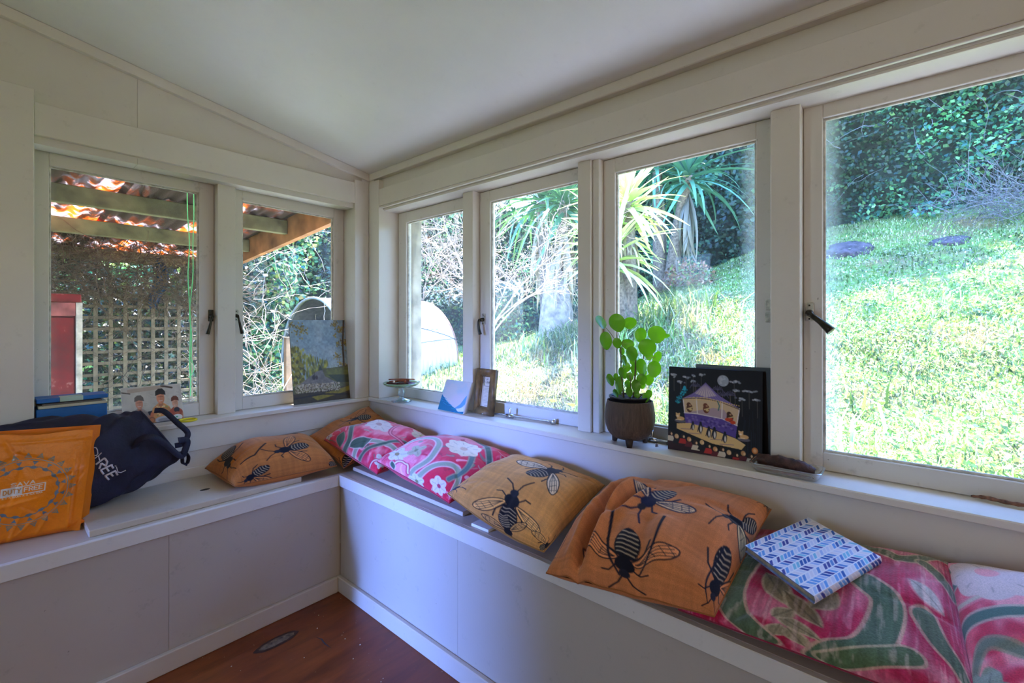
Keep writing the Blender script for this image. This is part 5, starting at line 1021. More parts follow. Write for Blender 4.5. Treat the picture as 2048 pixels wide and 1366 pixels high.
def bag_orange():
    root = thing('carrier_bag', 'orange woven plastic carrier bag with a ring motif, on the left bench end', 'bag', (-1.32, -.15, .505)); cv = orange_canvas()
    m, nt, b = new_mat('orange woven plastic'); a = node(nt, 'ShaderNodeVertexColor', layer_name='paint'); nt.links.new(a.outputs[0], b.inputs[0]); b.inputs['Roughness'].default_value = .34
    v = coords(nt); cr = noise(nt, v, 26, 4, .6, 1.2); bump(nt, cr, b, .35, .006)
    H, Wd = cv.h, cv.w; U, V = np.meshgrid(np.linspace(0, 1, Wd), np.linspace(0, 1, H)); U3, V3 = U[..., None], V[..., None]
    bl = np.array([-1.462, -.205, .5065]); br = np.array([-1.203, -.262, .5065]); tl = np.array([-1.448, -.200, .838]); tr = np.array([-1.170, -.252, .818])
    P = tl*(1-U3)*(1-V3)+tr*U3*(1-V3)+br*U3*V3+bl*(1-U3)*V3; n = np.array([-.19, -.98, 0])
    r = np.random.default_rng(2); off = .016*np.sin(np.pi*np.clip(V*1.05, 0, 1))*np.sin(np.pi*U)**.6
    for i in range(16):
        x0, y0, th = r.random(), r.random(), r.uniform(0, 3.1); s = (U-x0)*np.cos(th)+(V-y0)*np.sin(th); d = -(U-x0)*np.sin(th)+(V-y0)*np.cos(th)
        off = off+r.choice([-1, 1])*.0035*np.exp(-(d/.02)**2-(s/.16)**2)
    sw = np.clip((V-.2)*5, 0, 1)*np.clip((.98-V)*8, 0, 1); off = off+.0025*np.exp(-((U-.885)/.014)**2)*sw-.002*np.exp(-((U-.91)/.014)**2)*sw+.0012*np.exp(-((V-.07)/.02)**2)
    off = off-.02*np.clip((V-.93)/.07, 0, 1)**2*(1-np.abs(2*U-1)**6); fade = np.clip(np.minimum(U, 1-U)*14, 0, 1); P = P+n*(off*fade)[..., None]
    P[..., 2] += .004*np.sin(U*9)*np.clip(1-V*8, 0, 1); P[..., 2] = np.maximum(P[..., 2], .5065)
    i = np.arange(H*Wd).reshape(H, Wd); Q = np.stack([i[:-1, :-1], i[1:, :-1], i[1:, 1:], i[:-1, 1:]], -1).reshape(-1, 4)
    part_at(link('front_panel', np_mesh('front_panel', P.reshape(-1, 3), Q, True, cv.a.reshape(-1, 3)), m), root)
    og = np.array((232, 118, 4))/255.
    def panel(name, G, flip=False):
        h, w = G.shape[:2]; i = np.arange(h*w).reshape(h, w); Q = np.stack([i[:-1, :-1], i[1:, :-1], i[1:, 1:], i[:-1, 1:]], -1).reshape(-1, 4)
        part_at(link(name, np_mesh(name, G.reshape(-1, 3), Q, True, np.tile(og, (h*w, 1))), m), root)
    for nm, k, s in (('gusset', -1, 1), ('gusset', 0, -1)):
        e = P[::6, k]; back = e+np.array([.03 if s > 0 else .02, .085, 0]); back[:, 1] = np.minimum(back[:, 1], -.135); t = np.linspace(0, 1, 9)
        fold = (1-np.abs(2*t-1))*np.linspace(.045, .01, len(e))[:, None]
        G = e[:, None]*(1-t[None, :, None])+back[:, None]*t[None, :, None]; G[..., 0] -= s*fold; panel(nm, G)
        if k == -1: rb = back
        else: lb = back
    t = np.linspace(0, 1, 12)[None, :, None]; panel('back_panel', rb[:, None]*(1-t)+lb[:, None]*t)
    f = P[-1, ::20]; bk = f+np.array([.02, .08, 0]); bk[:, 1] = np.minimum(bk[:, 1], -.135); t = np.linspace(0, 1, 4)[None, :, None]; panel('base_panel', f[:, None]*(1-t)+bk[:, None]*t)
    f = P[0, ::20]; bk = f+np.array([.02, .06, -.01]); mid = (f+bk)/2+np.array([0, 0, -.006]); panel('folded_top', np.stack([f, mid, bk], 1))
    # the crushed bottom corner that sticks out
    c = P[-1, -1]; part_at(link('corner_fold', np_mesh('corner_fold', [c+np.array(x) for x in ((-.03, .0, .018), (.0, .002, .036), (.010, .004, .030), (.012, .006, .022), (-.004, .014, .012), (-.03, .02, .01))], [np.array([(0, 1, 2), (0, 2, 3), (0, 3, 4), (0, 4, 5)])], False, np.tile(og, (6, 1))), m), root)
bag_orange()
# ------------------------------------------------------------------ navy bag
def bag_navy():
    root = thing('tote_bag', 'large navy cloth bag lying on its side behind the orange bag, handles towards the corner', 'bag', (-1.2, -.09, .5265))
    m = plain('navy cloth', (26, 25, 50), 0.75, var=.3, scale=14, bumps=.5); md = plain('navy lining', (22, 20, 36), .9); mp = plain('silver print', (206, 200, 206), .5, var=.1, scale=90)
    P = navy_grid(130, 90); nu, nv = P.shape[:2]; i = np.arange(nu*nv).reshape(nu, nv); j = np.roll(i, -1, 1)
    Q = np.stack([i[:-1], j[:-1], j[1:], i[1:]], -1).reshape(-1, 4); V = np.vstack([P.reshape(-1, 3), P[0].mean(0)]); T = np.array([(len(V)-1, (k+1) % nv, k) for k in range(nv)])
    part_at(link('bag_body', np_mesh('bag_body', V, [Q, T], True), m), root)
    R = P[-1]; c = R.mean(0); rings = [R, c+(R-c)*.95+np.array([-.006, 0, -.002])]
    for k in range(1, 5): rings.append(c+(R-c)*(.95-.10*k)+np.array([-.05*k, 0, -.02*k]))
    G = np.stack(rings); n2 = len(G); i = np.arange(n2*nv).reshape(n2, nv); j = np.roll(i, -1, 1); V = np.vstack([G.reshape(-1, 3), G[-1].mean(0)])
    Q = np.stack([i[:-1], j[:-1], j[1:], i[1:]], -1).reshape(-1, 4); T = np.array([(len(V)-1, (n2-1)*nv+k, (n2-1)*nv+(k+1) % nv) for k in range(nv)])
    part_at(link('lining', np_mesh('lining', V, [Q, T], True), md), root)
    V, q, t = tube_np(np.vstack([R[::3], R[:1]]), .004, 6, False); part_at(link('mouth_hem', np_mesh('mouth_hem', V, [q], True), m), root)
    D = navy_grid(481, 160)
    def on(s, th):
        a, b = s*480, th*160; i0, j0 = int(a), int(b); f, g = a-i0, b-j0
        return (D[i0, j0]*(1-f)+D[i0+1, j0]*f)*(1-g)+(D[i0, j0+1]*(1-f)+D[i0+1, j0+1]*f)*g+np.array([.0002, -.0006, .0003])
    L = [([(.533, .206), (.540, .206), (.546, .214), (.546, .225), (.541, .229), (.533, .228)], 0), ([(.533, .236), (.548, .231), (.5625, .225)], 0), ([(.548, .231), (.551, .244)], 0),
         ([(.5345, .249), (.572, .241), (.582, .249), (.573, .2555), (.556, .249)], 1), ([(.556, .249), (.5458, .258)], 1),
         ([(.5604, .275), (.551, .262), (.597, .256), (.6042, .265)], 1), ([(.574, .259), (.583, .270)], 1), ([(.5792, .300), (.566, .281), (.611, .274), (.6188, .294)], 1), ([(.588, .277), (.598, .291)], 1),
         ([(.6188, .264), (.622, .282), (.6354, .289), (.660, .287)], 0), ([(.600, .256), (.6045, .2565)], 0), ([(.612, .260), (.6188, .262)], 0)]
    parts = []
    for pl, bold in L:
        X = []
        for (a, b), (c_, d) in zip(pl[:-1], pl[1:]):
            for t in np.linspace(0, 1, 8, endpoint=False): X.append(on(a+(c_-a)*t, b+(d-b)*t))
        X.append(on(*pl[-1])); X = np.array(X); keep = [0]
        for k in range(1, len(X)):
            if np.linalg.norm(X[k]-X[keep[-1]]) > .0012: keep.append(k)
        X = X[keep]
        if len(X) < 2: continue
        parts.append(tube_np(X, .0032 if bold else .0016, 6))
    V, F = join_np(parts); part_at(link('lettering', np_mesh('lettering', V, F, True), mp), root)
    def strap(pts, w=.020, tw=(0, 0, 1)):
        X = curve_pts(pts, 40); T_ = np.gradient(X, axis=0); T_ /= np.linalg.norm(T_, axis=1)[:, None]; A = np.cross(T_, np.array(tw, float)); A /= np.linalg.norm(A, axis=1)[:, None]; N = np.cross(T_, A)
        G = np.stack([X-A*w/2-N*.001, X+A*w/2-N*.001, X+A*w/2+N*.001, X-A*w/2+N*.001], 1); k = len(X); i = np.arange(k*4).reshape(k, 4); j = np.roll(i, -1, 1)
        Q = np.stack([i[:-1], j[:-1], j[1:], i[1:]], -1).reshape(-1, 4); Q = np.vstack([Q, [[0, 1, 2, 3]], [[k*4-1, k*4-2, k*4-3, k*4-4]]]); part_at(link('handle', np_mesh('handle', G.reshape(-1, 3), [Q], True), m), root)
    strap([(-1.045, -.150, .715), (-1.035, -.172, .748), (-1.00, -.178, .752), (-.955, -.160, .712), (-.920, -.135, .668), (-.895, -.112, .648), (-.880, -.10, .668), (-.872, -.09, .700), (-.905, -.110, .710)], .024, (.3, -1, .5))
    strap([(-.965, -.030, .825), (-.935, -.035, .818), (-.895, -.05, .768), (-.862, -.06, .722), (-.885, -.085, .690), (-.915, -.105, .690)], .020, (0, -1, .2))
    strap([(-.896, -.105, .660), (-.878, -.095, .655), (-.866, -.085, .632), (-.872, -.09, .608), (-.888, -.10, .612), (-.893, -.11, .640)], .018, (1, .5, 0))
bag_navy()

# ------------------------------------------------------------------ right sill, from the corner outwards
def glassy(name, rgb, rough=.02, al=.75):
    """thin pressed glass: mostly see-through, tinted, with sharp reflections"""
    m = bpy.data.materials.new(name); m.use_nodes = True; nt = m.node_tree; nt.nodes.clear(); out = node(nt, 'ShaderNodeOutputMaterial')
    tr = node(nt, 'ShaderNodeBsdfTransparent'); tr.inputs[0].default_value = L3(*rgb); gl = node(nt, 'ShaderNodeBsdfGlossy'); gl.inputs['Roughness'].default_value = rough
    lw = node(nt, 'ShaderNodeLayerWeight'); lw.inputs[0].default_value = .35; df = node(nt, 'ShaderNodeBsdfDiffuse'); df.inputs[0].default_value = L3(*rgb)
    m0 = node(nt, 'ShaderNodeMixShader'); m0.inputs[0].default_value = 1-al; nt.links.new(tr.outputs[0], m0.inputs[1]); nt.links.new(df.outputs[0], m0.inputs[2])
    fn = noise(nt, coords(nt), 40, 2); mu = node(nt, 'ShaderNodeMath', operation='MULTIPLY_ADD'); nt.links.new(fn, mu.inputs[0]); mu.inputs[1].default_value = .1; nt.links.new(lw.outputs[1], mu.inputs[2])
    m1 = node(nt, 'ShaderNodeMixShader'); nt.links.new(mu.outputs[0], m1.inputs[0]); nt.links.new(m0.outputs[0], m1.inputs[1]); nt.links.new(gl.outputs[0], m1.inputs[2]); nt.links.new(m1.outputs[0], out.inputs[0]); return m
cs = thing('cake_stand', 'small glass cake stand with a green dish, in the corner of the right sill', 'cake stand', (.028, -.262, .757)); gc = glassy('clear pressed glass', (226, 236, 236)); gg = glassy('green glass', (176, 222, 172), .04, .55)
lathe('foot', [(.0, .7578), (.052, .7578), (.053, .7615), (.046, .766), (.030, .770), (.016, .775)], gc, cs, 36, (.028, -.262, 0))
lathe('stem', [(.016, .775), (.012, .783), (.017, .793), (.020, .806), (.015, .817), (.013, .826), (.018, .832)], gc, cs, 10, (.028, -.262, 0))
lathe('dish', [(.0, .832), (.030, .8325), (.060, .836), (.082, .842), (.092, .849), (.0955, .857), (.094, .8575), (.089, .851), (.078, .845), (.055, .840), (.0, .837)], gg, cs, 44, (.028, -.262, 0))
r = random.Random(4); pod = [plain('cinnamon bark', (150, 74, 40), .7, var=.4, scale=50), plain('dark bark', (84, 50, 40), .75, var=.4, scale=50), plain('dusky petal', (120, 92, 120), .7, var=.3, scale=50), plain('pale seed', (214, 190, 170), .6)]
def stickle(name, label, cat, a, b, rr, m):
    P = curve_pts([a, ((a[0]+b[0])/2, (a[1]+b[1])/2, (a[2]+b[2])/2+.002), b], 8); o = tube(name, P, rr, m, None, 7); tag(o, label, cat, 'dried pieces in the glass dish'); return o
S0 = lambda dx, dy, dz: (.028+dx, -.262+dy, dz)   # dx to the window, dy along the sill towards the corner
stickle('cinnamon_stick', 'thin reddish stick lying across the top of the glass dish', 'stick', S0(-.045, .048, .872), S0(.035, -.065, .874), .0032, pod[0])
stickle('cinnamon_stick', 'thicker orange-brown stick under the top one in the glass dish', 'stick', S0(-.05, .035, .860), S0(.02, -.04, .868), .0055, pod[0])
stickle('bark_piece', 'dark bark piece at the left rim of the glass dish', 'bark', S0(-.060, .040, .853), S0(-.040, -.012, .852), .008, pod[1])
stickle('bark_piece', 'brown bark piece in the middle of the glass dish', 'bark', S0(-.035, -.005, .852), S0(.025, -.055, .853), .0085, pod[1])
stickle('dried_petal', 'mauve dried petal at the right side of the glass dish', 'petal', S0(.0, -.06, .853), S0(.035, -.066, .853), .006, pod[2])
stickle('dried_petal', 'dusky dried petal at the back of the glass dish', 'petal', S0(.02, .03, .852), S0(.045, -.02, .852), .007, pod[2])
def ball(name, label, cat, c, s, m):
    bm = bmesh.new(); bmesh.ops.create_icosphere(bm, subdivisions=2, radius=1); rr = random.Random(int(c[1]*1e4))
    for v in bm.verts: v.co = Vector((c[0]+v.co.x*s[0]*(1+.12*rr.uniform(-1, 1)), c[1]+v.co.y*s[1]*(1+.12*rr.uniform(-1, 1)), c[2]+v.co.z*s[2]))
    o = link(name, bm_mesh(name, bm, True), m); tag(o, label, cat, 'dried pieces in the glass dish'); return o
ball('seed_pod', 'small orange seed pod near the right of the glass dish', 'seed pod', S0(-.012, -.048, .866), (.006, .009, .009), pod[0]); ball('shell', 'small pale shell in the middle of the glass dish', 'shell', S0(-.045, .002, .862), (.006, .006, .009), pod[3])
# wave canvas
def wave():
    cv = Canvas(120, 90, (204, 200, 194)); f = cv.fbm(3, 3, 7, 4); cv.fillmask(np.clip((f-.45)*3, 0, 1), (176, 196, 200), .8); cv.ell(.62, .62, .3, .2, (216, 200, 202), -.3, .6, 12)
    X = np.linspace(0, 1, 40); top = [(x, .98-.0-.5*(1-x)**1.7 if x < .62 else .86+.10*(x-.62)) for x in X]
    cv.poly([(0, .50)]+[(x, .50+.42*(1-(1-x)**2)) for x in X]+[(1, 1), (0, 1)], (4, 112, 146)); cv.poly([(.62, .88), (.80, .72), (.93, .46), (.97, .42), (.98, .7), (.86, .84)], (96, 156, 204)); cv.poly([(.70, .90), (.95, .78), (1, .92), (.8, .96)], (222, 222, 232))
    r = random.Random(3)
    for i in range(70): x = r.random(); y = .55+.40*r.random()*(.4+x*.6)+.3*x*r.random(); cv.line(curve_pts([(x, y, 0), (x+.06, y+.02, 0), (x+.12, y+r.uniform(-.02, .05), 0)], 6)[:, :2], .008, r.choice([(36, 150, 200), (8, 92, 150), (60, 176, 206)]), .7 if y > .5+.42*(1-(1-x)**2) else 0)
    return cv
picture('wave_canvas', 'small square canvas of a blue wave leaning in front of the wooden frame', 'painting', (.012, -.572, .7575), (.006, -.752, .7575), (.052, -.004, .138), .020, wave(), plain('canvas edge', (222, 224, 226), .7, var=.04), M['oil'], ('painted_face', 'stretcher'))
# wooden frame with a verse
def verse():
    cv = Canvas(80, 160, (214, 200, 178)); cv.mult(.92+.12*cv.fbm(3, 5, 4, 3)); D_ = (60, 50, 46); cv.poly([(.05, .02), (.26, .02), (.24, .97), (.04, .98)], (176, 158, 128), .6)
    cv.ell(.22, .10, .10, .06, (150, 130, 100)); cv.ell(.20, .20, .12, .07, (120, 104, 84)); cv.line([(.06, .28), (.12, .1), (.20, .06)], .03, (110, 96, 80)); cv.ell(.26, .28, .10, .03, (150, 140, 90))
    text(cv, 'IF', (.42, .10), (.10, 0), (0, .05), .022, D_, .3); text(cv, 'LOVE'.replace('V', 'U'), (.42, .19), (.08, 0), (0, .045), .022, D_, .4); cv.line([(.22, .33), (.95, .33)], .018, D_); r = random.Random(6)
    for k in range(11):
        y = .40+.042*k; x = .22+r.uniform(0, .1)
        while x < .92: w = r.uniform(.03, .10); cv.line([(x, y), (min(.94, x+w), y)], .012, (84, 74, 68), .85); x += w+.035
    for x in (.5, .62, .70): cv.line([(x, .92), (x+.08, .92)], .02, D_)
    return cv
def frame():
    BL = np.array([.066, -.763, .7575]); BR = np.array([.056, -.888, .7575]); up = np.array([.040, .010, .200]); root = thing('wooden_frame', 'brown wooden frame with an old printed verse, leaning behind the wave canvas', 'picture frame', tuple((BL+BR)/2))
    w = BR-BL; n = np.cross(w, up); n /= np.linalg.norm(n); m = plain('stained frame wood', (122, 92, 52), .5, var=.35, scale=30); t = .022
    def bar(name, a, b, c, d, th0, th1):
        P = [BL+w*x+up*y for x, y in (a, b, c, d)]; V = [p+n*th1 for p in P]+[p+n*th0 for p in P]
        part_at(link(name, np_mesh(name, V, [np.array([(0, 1, 2, 3), (7, 6, 5, 4), (0, 4, 5, 1), (1, 5, 6, 2), (2, 6, 7, 3), (3, 7, 4, 0)])]), m), root)
    fx, fy = .24, .14
    for a, b, c, d in (((0, 0), (1, 0), (1-fx, fy), (fx, fy)), ((1, 0), (1, 1), (1-fx, 1-fy), (1-fx, fy)), ((1, 1), (0, 1), (fx, 1-fy), (1-fx, 1-fy)), ((0, 1), (0, 0), (fx, fy), (fx, 1-fy))): bar('frame_bar', a, b, c, d, -.010, .010)
    fx2, fy2 = .29, .175
    for a, b, c, d in (((fx, fy), (1-fx, fy), (1-fx2, fy2), (fx2, fy2)), ((1-fx, fy), (1-fx, 1-fy), (1-fx2, 1-fy2), (1-fx2, fy2)), ((1-fx, 1-fy), (fx, 1-fy), (fx2, 1-fy2), (1-fx2, 1-fy2)), ((fx, 1-fy), (fx, fy), (fx2, fy2), (fx2, 1-fy2))): bar('slip', a, b, c, d, -.010, .004)
    cv = verse(); H, Wd = cv.h, cv.w; gx, gy = np.meshgrid(np.linspace(fx, 1-fx, Wd), np.linspace(1-fy, fy, H)); P = BL+gx[..., None]*w+gy[..., None]*up-n*.002; i = np.arange(H*Wd).reshape(H, Wd)
    part_at(link('printed_verse', np_mesh('printed_verse', P.reshape(-1, 3), np.stack([i[:-1, :-1], i[1:, :-1], i[1:, 1:], i[:-1, 1:]], -1).reshape(-1, 4), False, cv.a.reshape(-1, 3)), M['print']), root)
    bar('backing', (.02, .02), (.98, .02), (.98, .98), (.02, .98), -.012, -.0101)
frame()
# ------------------------------------------------------------------ the pot plant
PX, PY = .036, -1.548
pp = thing('potted_plant', 'round-leaved green pot plant in a ribbed brown pot on three feet', 'pot plant', (PX, PY, .757))
def pot():
    m, nt, b = new_mat('ribbed brown stoneware'); v = coords(nt, 'Object', (1, 1, .12)); f = noise(nt, v, 130, 4, .7); g = noise(nt, coords(nt), 16, 4)
    c = mixc(nt, ramp(nt, g, [(.35, (0,)*3), (.7, (1,)*3)]), ramp(nt, f, [(.3, L3(54, 42, 34)), (.7, L3(108, 88, 74))]), L3(82, 68, 58)); nt.links.new(c, b.inputs[0]); b.inputs['Roughness'].default_value = .75; bump(nt, f, b, .5, .004); return m
pm = pot(); prof = [(0, .775), (.032, .7755), (.055, .783), (.072, .800), (.081, .825), (.0835, .850), (.081, .880), (.0765, .902), (.0755, .906), (.0725, .906), (.0705, .900), (.0715, .86), (.05, .80), (0, .797)]
V, q, t = lathe_np([(r_, z) for r_, z in curve_pts([(a, b_, 0) for a, b_ in prof], 60)[:, :2]], 96); A = np.arctan2(V[:, 1], V[:, 0]); rad = np.hypot(V[:, 0], V[:, 1]); k = 1+.010*np.sin(A*48)*(rad > .05)*(V[:, 2] < .898); V[:, 0] *= k; V[:, 1] *= k
part_at(link('pot', np_mesh('pot', V+np.array([PX, PY, 0]), [q], True), pm), pp)
fm = plain('dark pot foot', (54, 42, 36), .7, var=.3, scale=40)
for a in (-2.35, -.25, 1.85):
    a -= .35; tube('pot_foot', [(PX+.050*math.cos(a), PY+.050*math.sin(a), .786), (PX+.058*math.cos(a), PY+.058*math.sin(a), .770), (PX+.060*math.cos(a), PY+.060*math.sin(a), .7578)], [.014, .011, .008], fm, pp, 10)
lathe('inner_pot', [(.0, .80), (.058, .81), (.066, .905), (.0665, .915), (.0695, .916), (.0695, .921), (.0655, .921), (.064, .912), (.0, .909)], plain('black plastic', (24, 25, 28), .3, var=.1, bumps=0), pp, 48, (PX, PY, 0))
bm = bmesh.new(); bmesh.ops.create_circle(bm, cap_ends=True, segments=40, radius=.064)
bmesh.ops.subdivide_edges(bm, edges=list(bm.edges), cuts=2)
for v in bm.verts: v.co = Vector((PX+v.co.x, PY+v.co.y, .913+random.uniform(-.002, .004)))
part_at(link('soil', bm_mesh('soil', bm), plain('potting soil', (52, 36, 30), .95, var=.5, scale=60, bumps=.4)), pp)
lm, nt, b = new_mat('pilea leaf'); v = coords(nt, 'Object'); f = noise(nt, v, 30, 3); tcg = ramp(nt, f, [(.3, L3(58, 116, 14)), (.7, L3(92, 150, 24))]); nt.links.new(tcg, b.inputs[0]); b.inputs['Roughness'].default_value = .28
tl = node(nt, 'ShaderNodeBsdfTranslucent'); tl.inputs[0].default_value = L3(120, 190, 24); ms = node(nt, 'ShaderNodeMixShader'); ms.inputs[0].default_value = .36; nt.links.new(b.outputs[0], ms.inputs[1]); nt.links.new(tl.outputs[0], ms.inputs[2]); nt.links.new(ms.outputs[0], nt.nodes['Material Output'].inputs[0])
sm = plain('brown stalk', (104, 84, 46), .7, var=.3); pm2 = plain('green stalk', (126, 130, 60), .6)
def leaf_mesh(nr=5, na=24):
    V = [(0, 0, 0)]; F3 = []; F4 = []
    for i in range(1, nr+1):
        rr = i/nr
        for j in range(na):
            a = 2*math.pi*j/na; tip = 1+.20*max(0, math.cos(a+math.pi/2))**10*rr-.03*math.cos(2*a)
            x, z = rr*math.cos(a)*tip, rr*math.sin(a)*tip; V.append((x, -.10*rr**2+.03*math.sin(3*a)*rr**2-.05*max(0, z)*rr+.025*(1-rr)**2, z))
    for j in range(na): F3.append((0, 1+j, 1+(j+1) % na))
    for i in range(nr-1):
        for j in range(na): F4.append((1+i*na+j, 1+(i+1)*na+j, 1+(i+1)*na+(j+1) % na, 1+i*na+(j+1) % na))
    return np_mesh('leaf', V, [np.array(F4), np.array(F3)], True)
lme = leaf_mesh(); lme.materials.append(lm)
LV = [(105, 200, 78, 92, 60, -25, 0), (315, 205, 120, 112, 15, 8, -.01), (530, 215, 95, 78, -30, -10, .03), (165, 445, 88, 110, 20, 5, -.01), (315, 480, 62, 65, -10, 0, -.015), (480, 500, 95, 64, 10, 15, .01), (505, 620, 86, 92, 20, 0, -.02), (700, 535, 120, 106, 15, 5, -.03),
      (660, 370, 80, 88, 20, 20, .01), (865, 365, 125, 112, 10, -12, .0), (1020, 390, 55, 28, 70, 30, .03), (400, 705, 42, 65, 55, 10, -.02), (475, 820, 62, 62, 10, 0, .02), (575, 825, 45, 65, 40, 0, .01), (650, 800, 66, 104, 40, 20, -.01), (795, 820, 95, 98, 10, 15, -.03),
      (885, 690, 52, 92, 50, -20, .01), (800, 660, 52, 60, 30, 10, .03), (370, 870, 45, 62, 45, 20, -.01), (225, 975, 56, 75, 30, -10, -.01), (320, 1040, 56, 104, 40, 10, -.03), (500, 940, 52, 56, 10, 0, .0), (540, 1045, 66, 82, 15, 10, -.04), (640, 965, 72, 70, 10, -10, -.02),
      (765, 980, 62, 72, 15, -15, .0), (450, 1120, 52, 60, 25, 0, -.04), (550, 1160, 46, 34, 10, 10, -.045), (660, 1190, 46, 58, 25, 10, -.05), (725, 1150, 46, 50, 10, 25, -.03), (290, 1150, 42, 52, 45, -20, -.02), (390, 1000, 44, 56, 20, 0, .02), (580, 740, 50, 60, 20, 10, .03), (720, 900, 48, 58, 30, 0, .03), (600, 900, 40, 44, 10, 0, .03), (420, 600, 44, 50, 30, 0, .03), (340, 960, 40, 50, 20, 0, .03), (690, 1060, 44, 50, 20, 0, .02), (500, 1060, 46, 56, 20, 0, .03), (440, 920, 50, 50, 20, 10, .02)]
RT = Vector((.6527, -.7576, 0)); FW = Vector((.7576, .6527, 0)); K_ = .147*1.572/918; base = Vector((PX, PY, .914))
Rz = Matrix.Rotation(math.radians(-49.25), 4, 'Z'); stems = []
trunks = [([(-.020, 0, 0), (-.028, .004, .09), (-.030, 0, .165)], .0030), ([(.012, -.005, 0), (.020, 0, .10), (.022, .004, .13)], .0034), ([(.030, .008, 0), (.042, .01, .09), (.052, .012, .15)], .0028), ([(-.004, -.02, 0), (-.002, -.022, .05), (-.006, -.024, .08)], .0024), ([(.022, -.024, 0), (.026, -.026, .05)], .0022)]
TR = []
for pts, r0 in trunks:
    P = np.array([base+RT*x+FW*y+Vector((0, 0, z)) for x, y, z in pts]); P = curve_pts(P, 16); TR.append(P); tube('stalk', P, np.linspace(r0, r0*.6, len(P)), sm, pp, 7)
TA = np.concatenate(TR)
for k, (cx, cy, rx, ry, yaw, pit, dd) in enumerate(LV):
    c = base+RT*((cx-500)*K_)+FW*dd+Vector((0, 0, (1225-cy)*K_)); o = bpy.data.objects.new('leaf', lme); C.objects.link(o); sgn = -1 if cx > 560 else 1
    cyw = max(.45, math.cos(math.radians(yaw))); Mx = Matrix.Translation(c) @ Rz @ Matrix.Rotation(math.radians(sgn*yaw*.6), 4, 'Z') @ Matrix.Rotation(math.radians(-18+pit*.6), 4, 'X') @ Matrix.Rotation(math.radians(random.uniform(-14, 14)), 4, 'Y') @ Matrix.Diagonal((rx*K_/max(.6, math.cos(math.radians(yaw*.6))), max(rx, ry)*K_, ry*K_*1.02, 1))
    o.parent = pp; o.matrix_parent_inverse = Matrix.Translation(-Vector(pp.location)); o.matrix_basis = Mx
    d = np.linalg.norm((TA-np.array(c))*[1, 1, 1.0]+np.array([0, 0, .02]), axis=1); a = TA[np.argmin(d)]; c2 = c+FW*.004; stems.append(tube_np(curve_pts([a, (a+np.array(c2))/2+np.array([0, 0, .008]), np.array(c2)], 6), .0011, 5))
V, F = join_np(stems); part_at(link('petioles', np_mesh('petioles', V, F, True), pm2), pp)
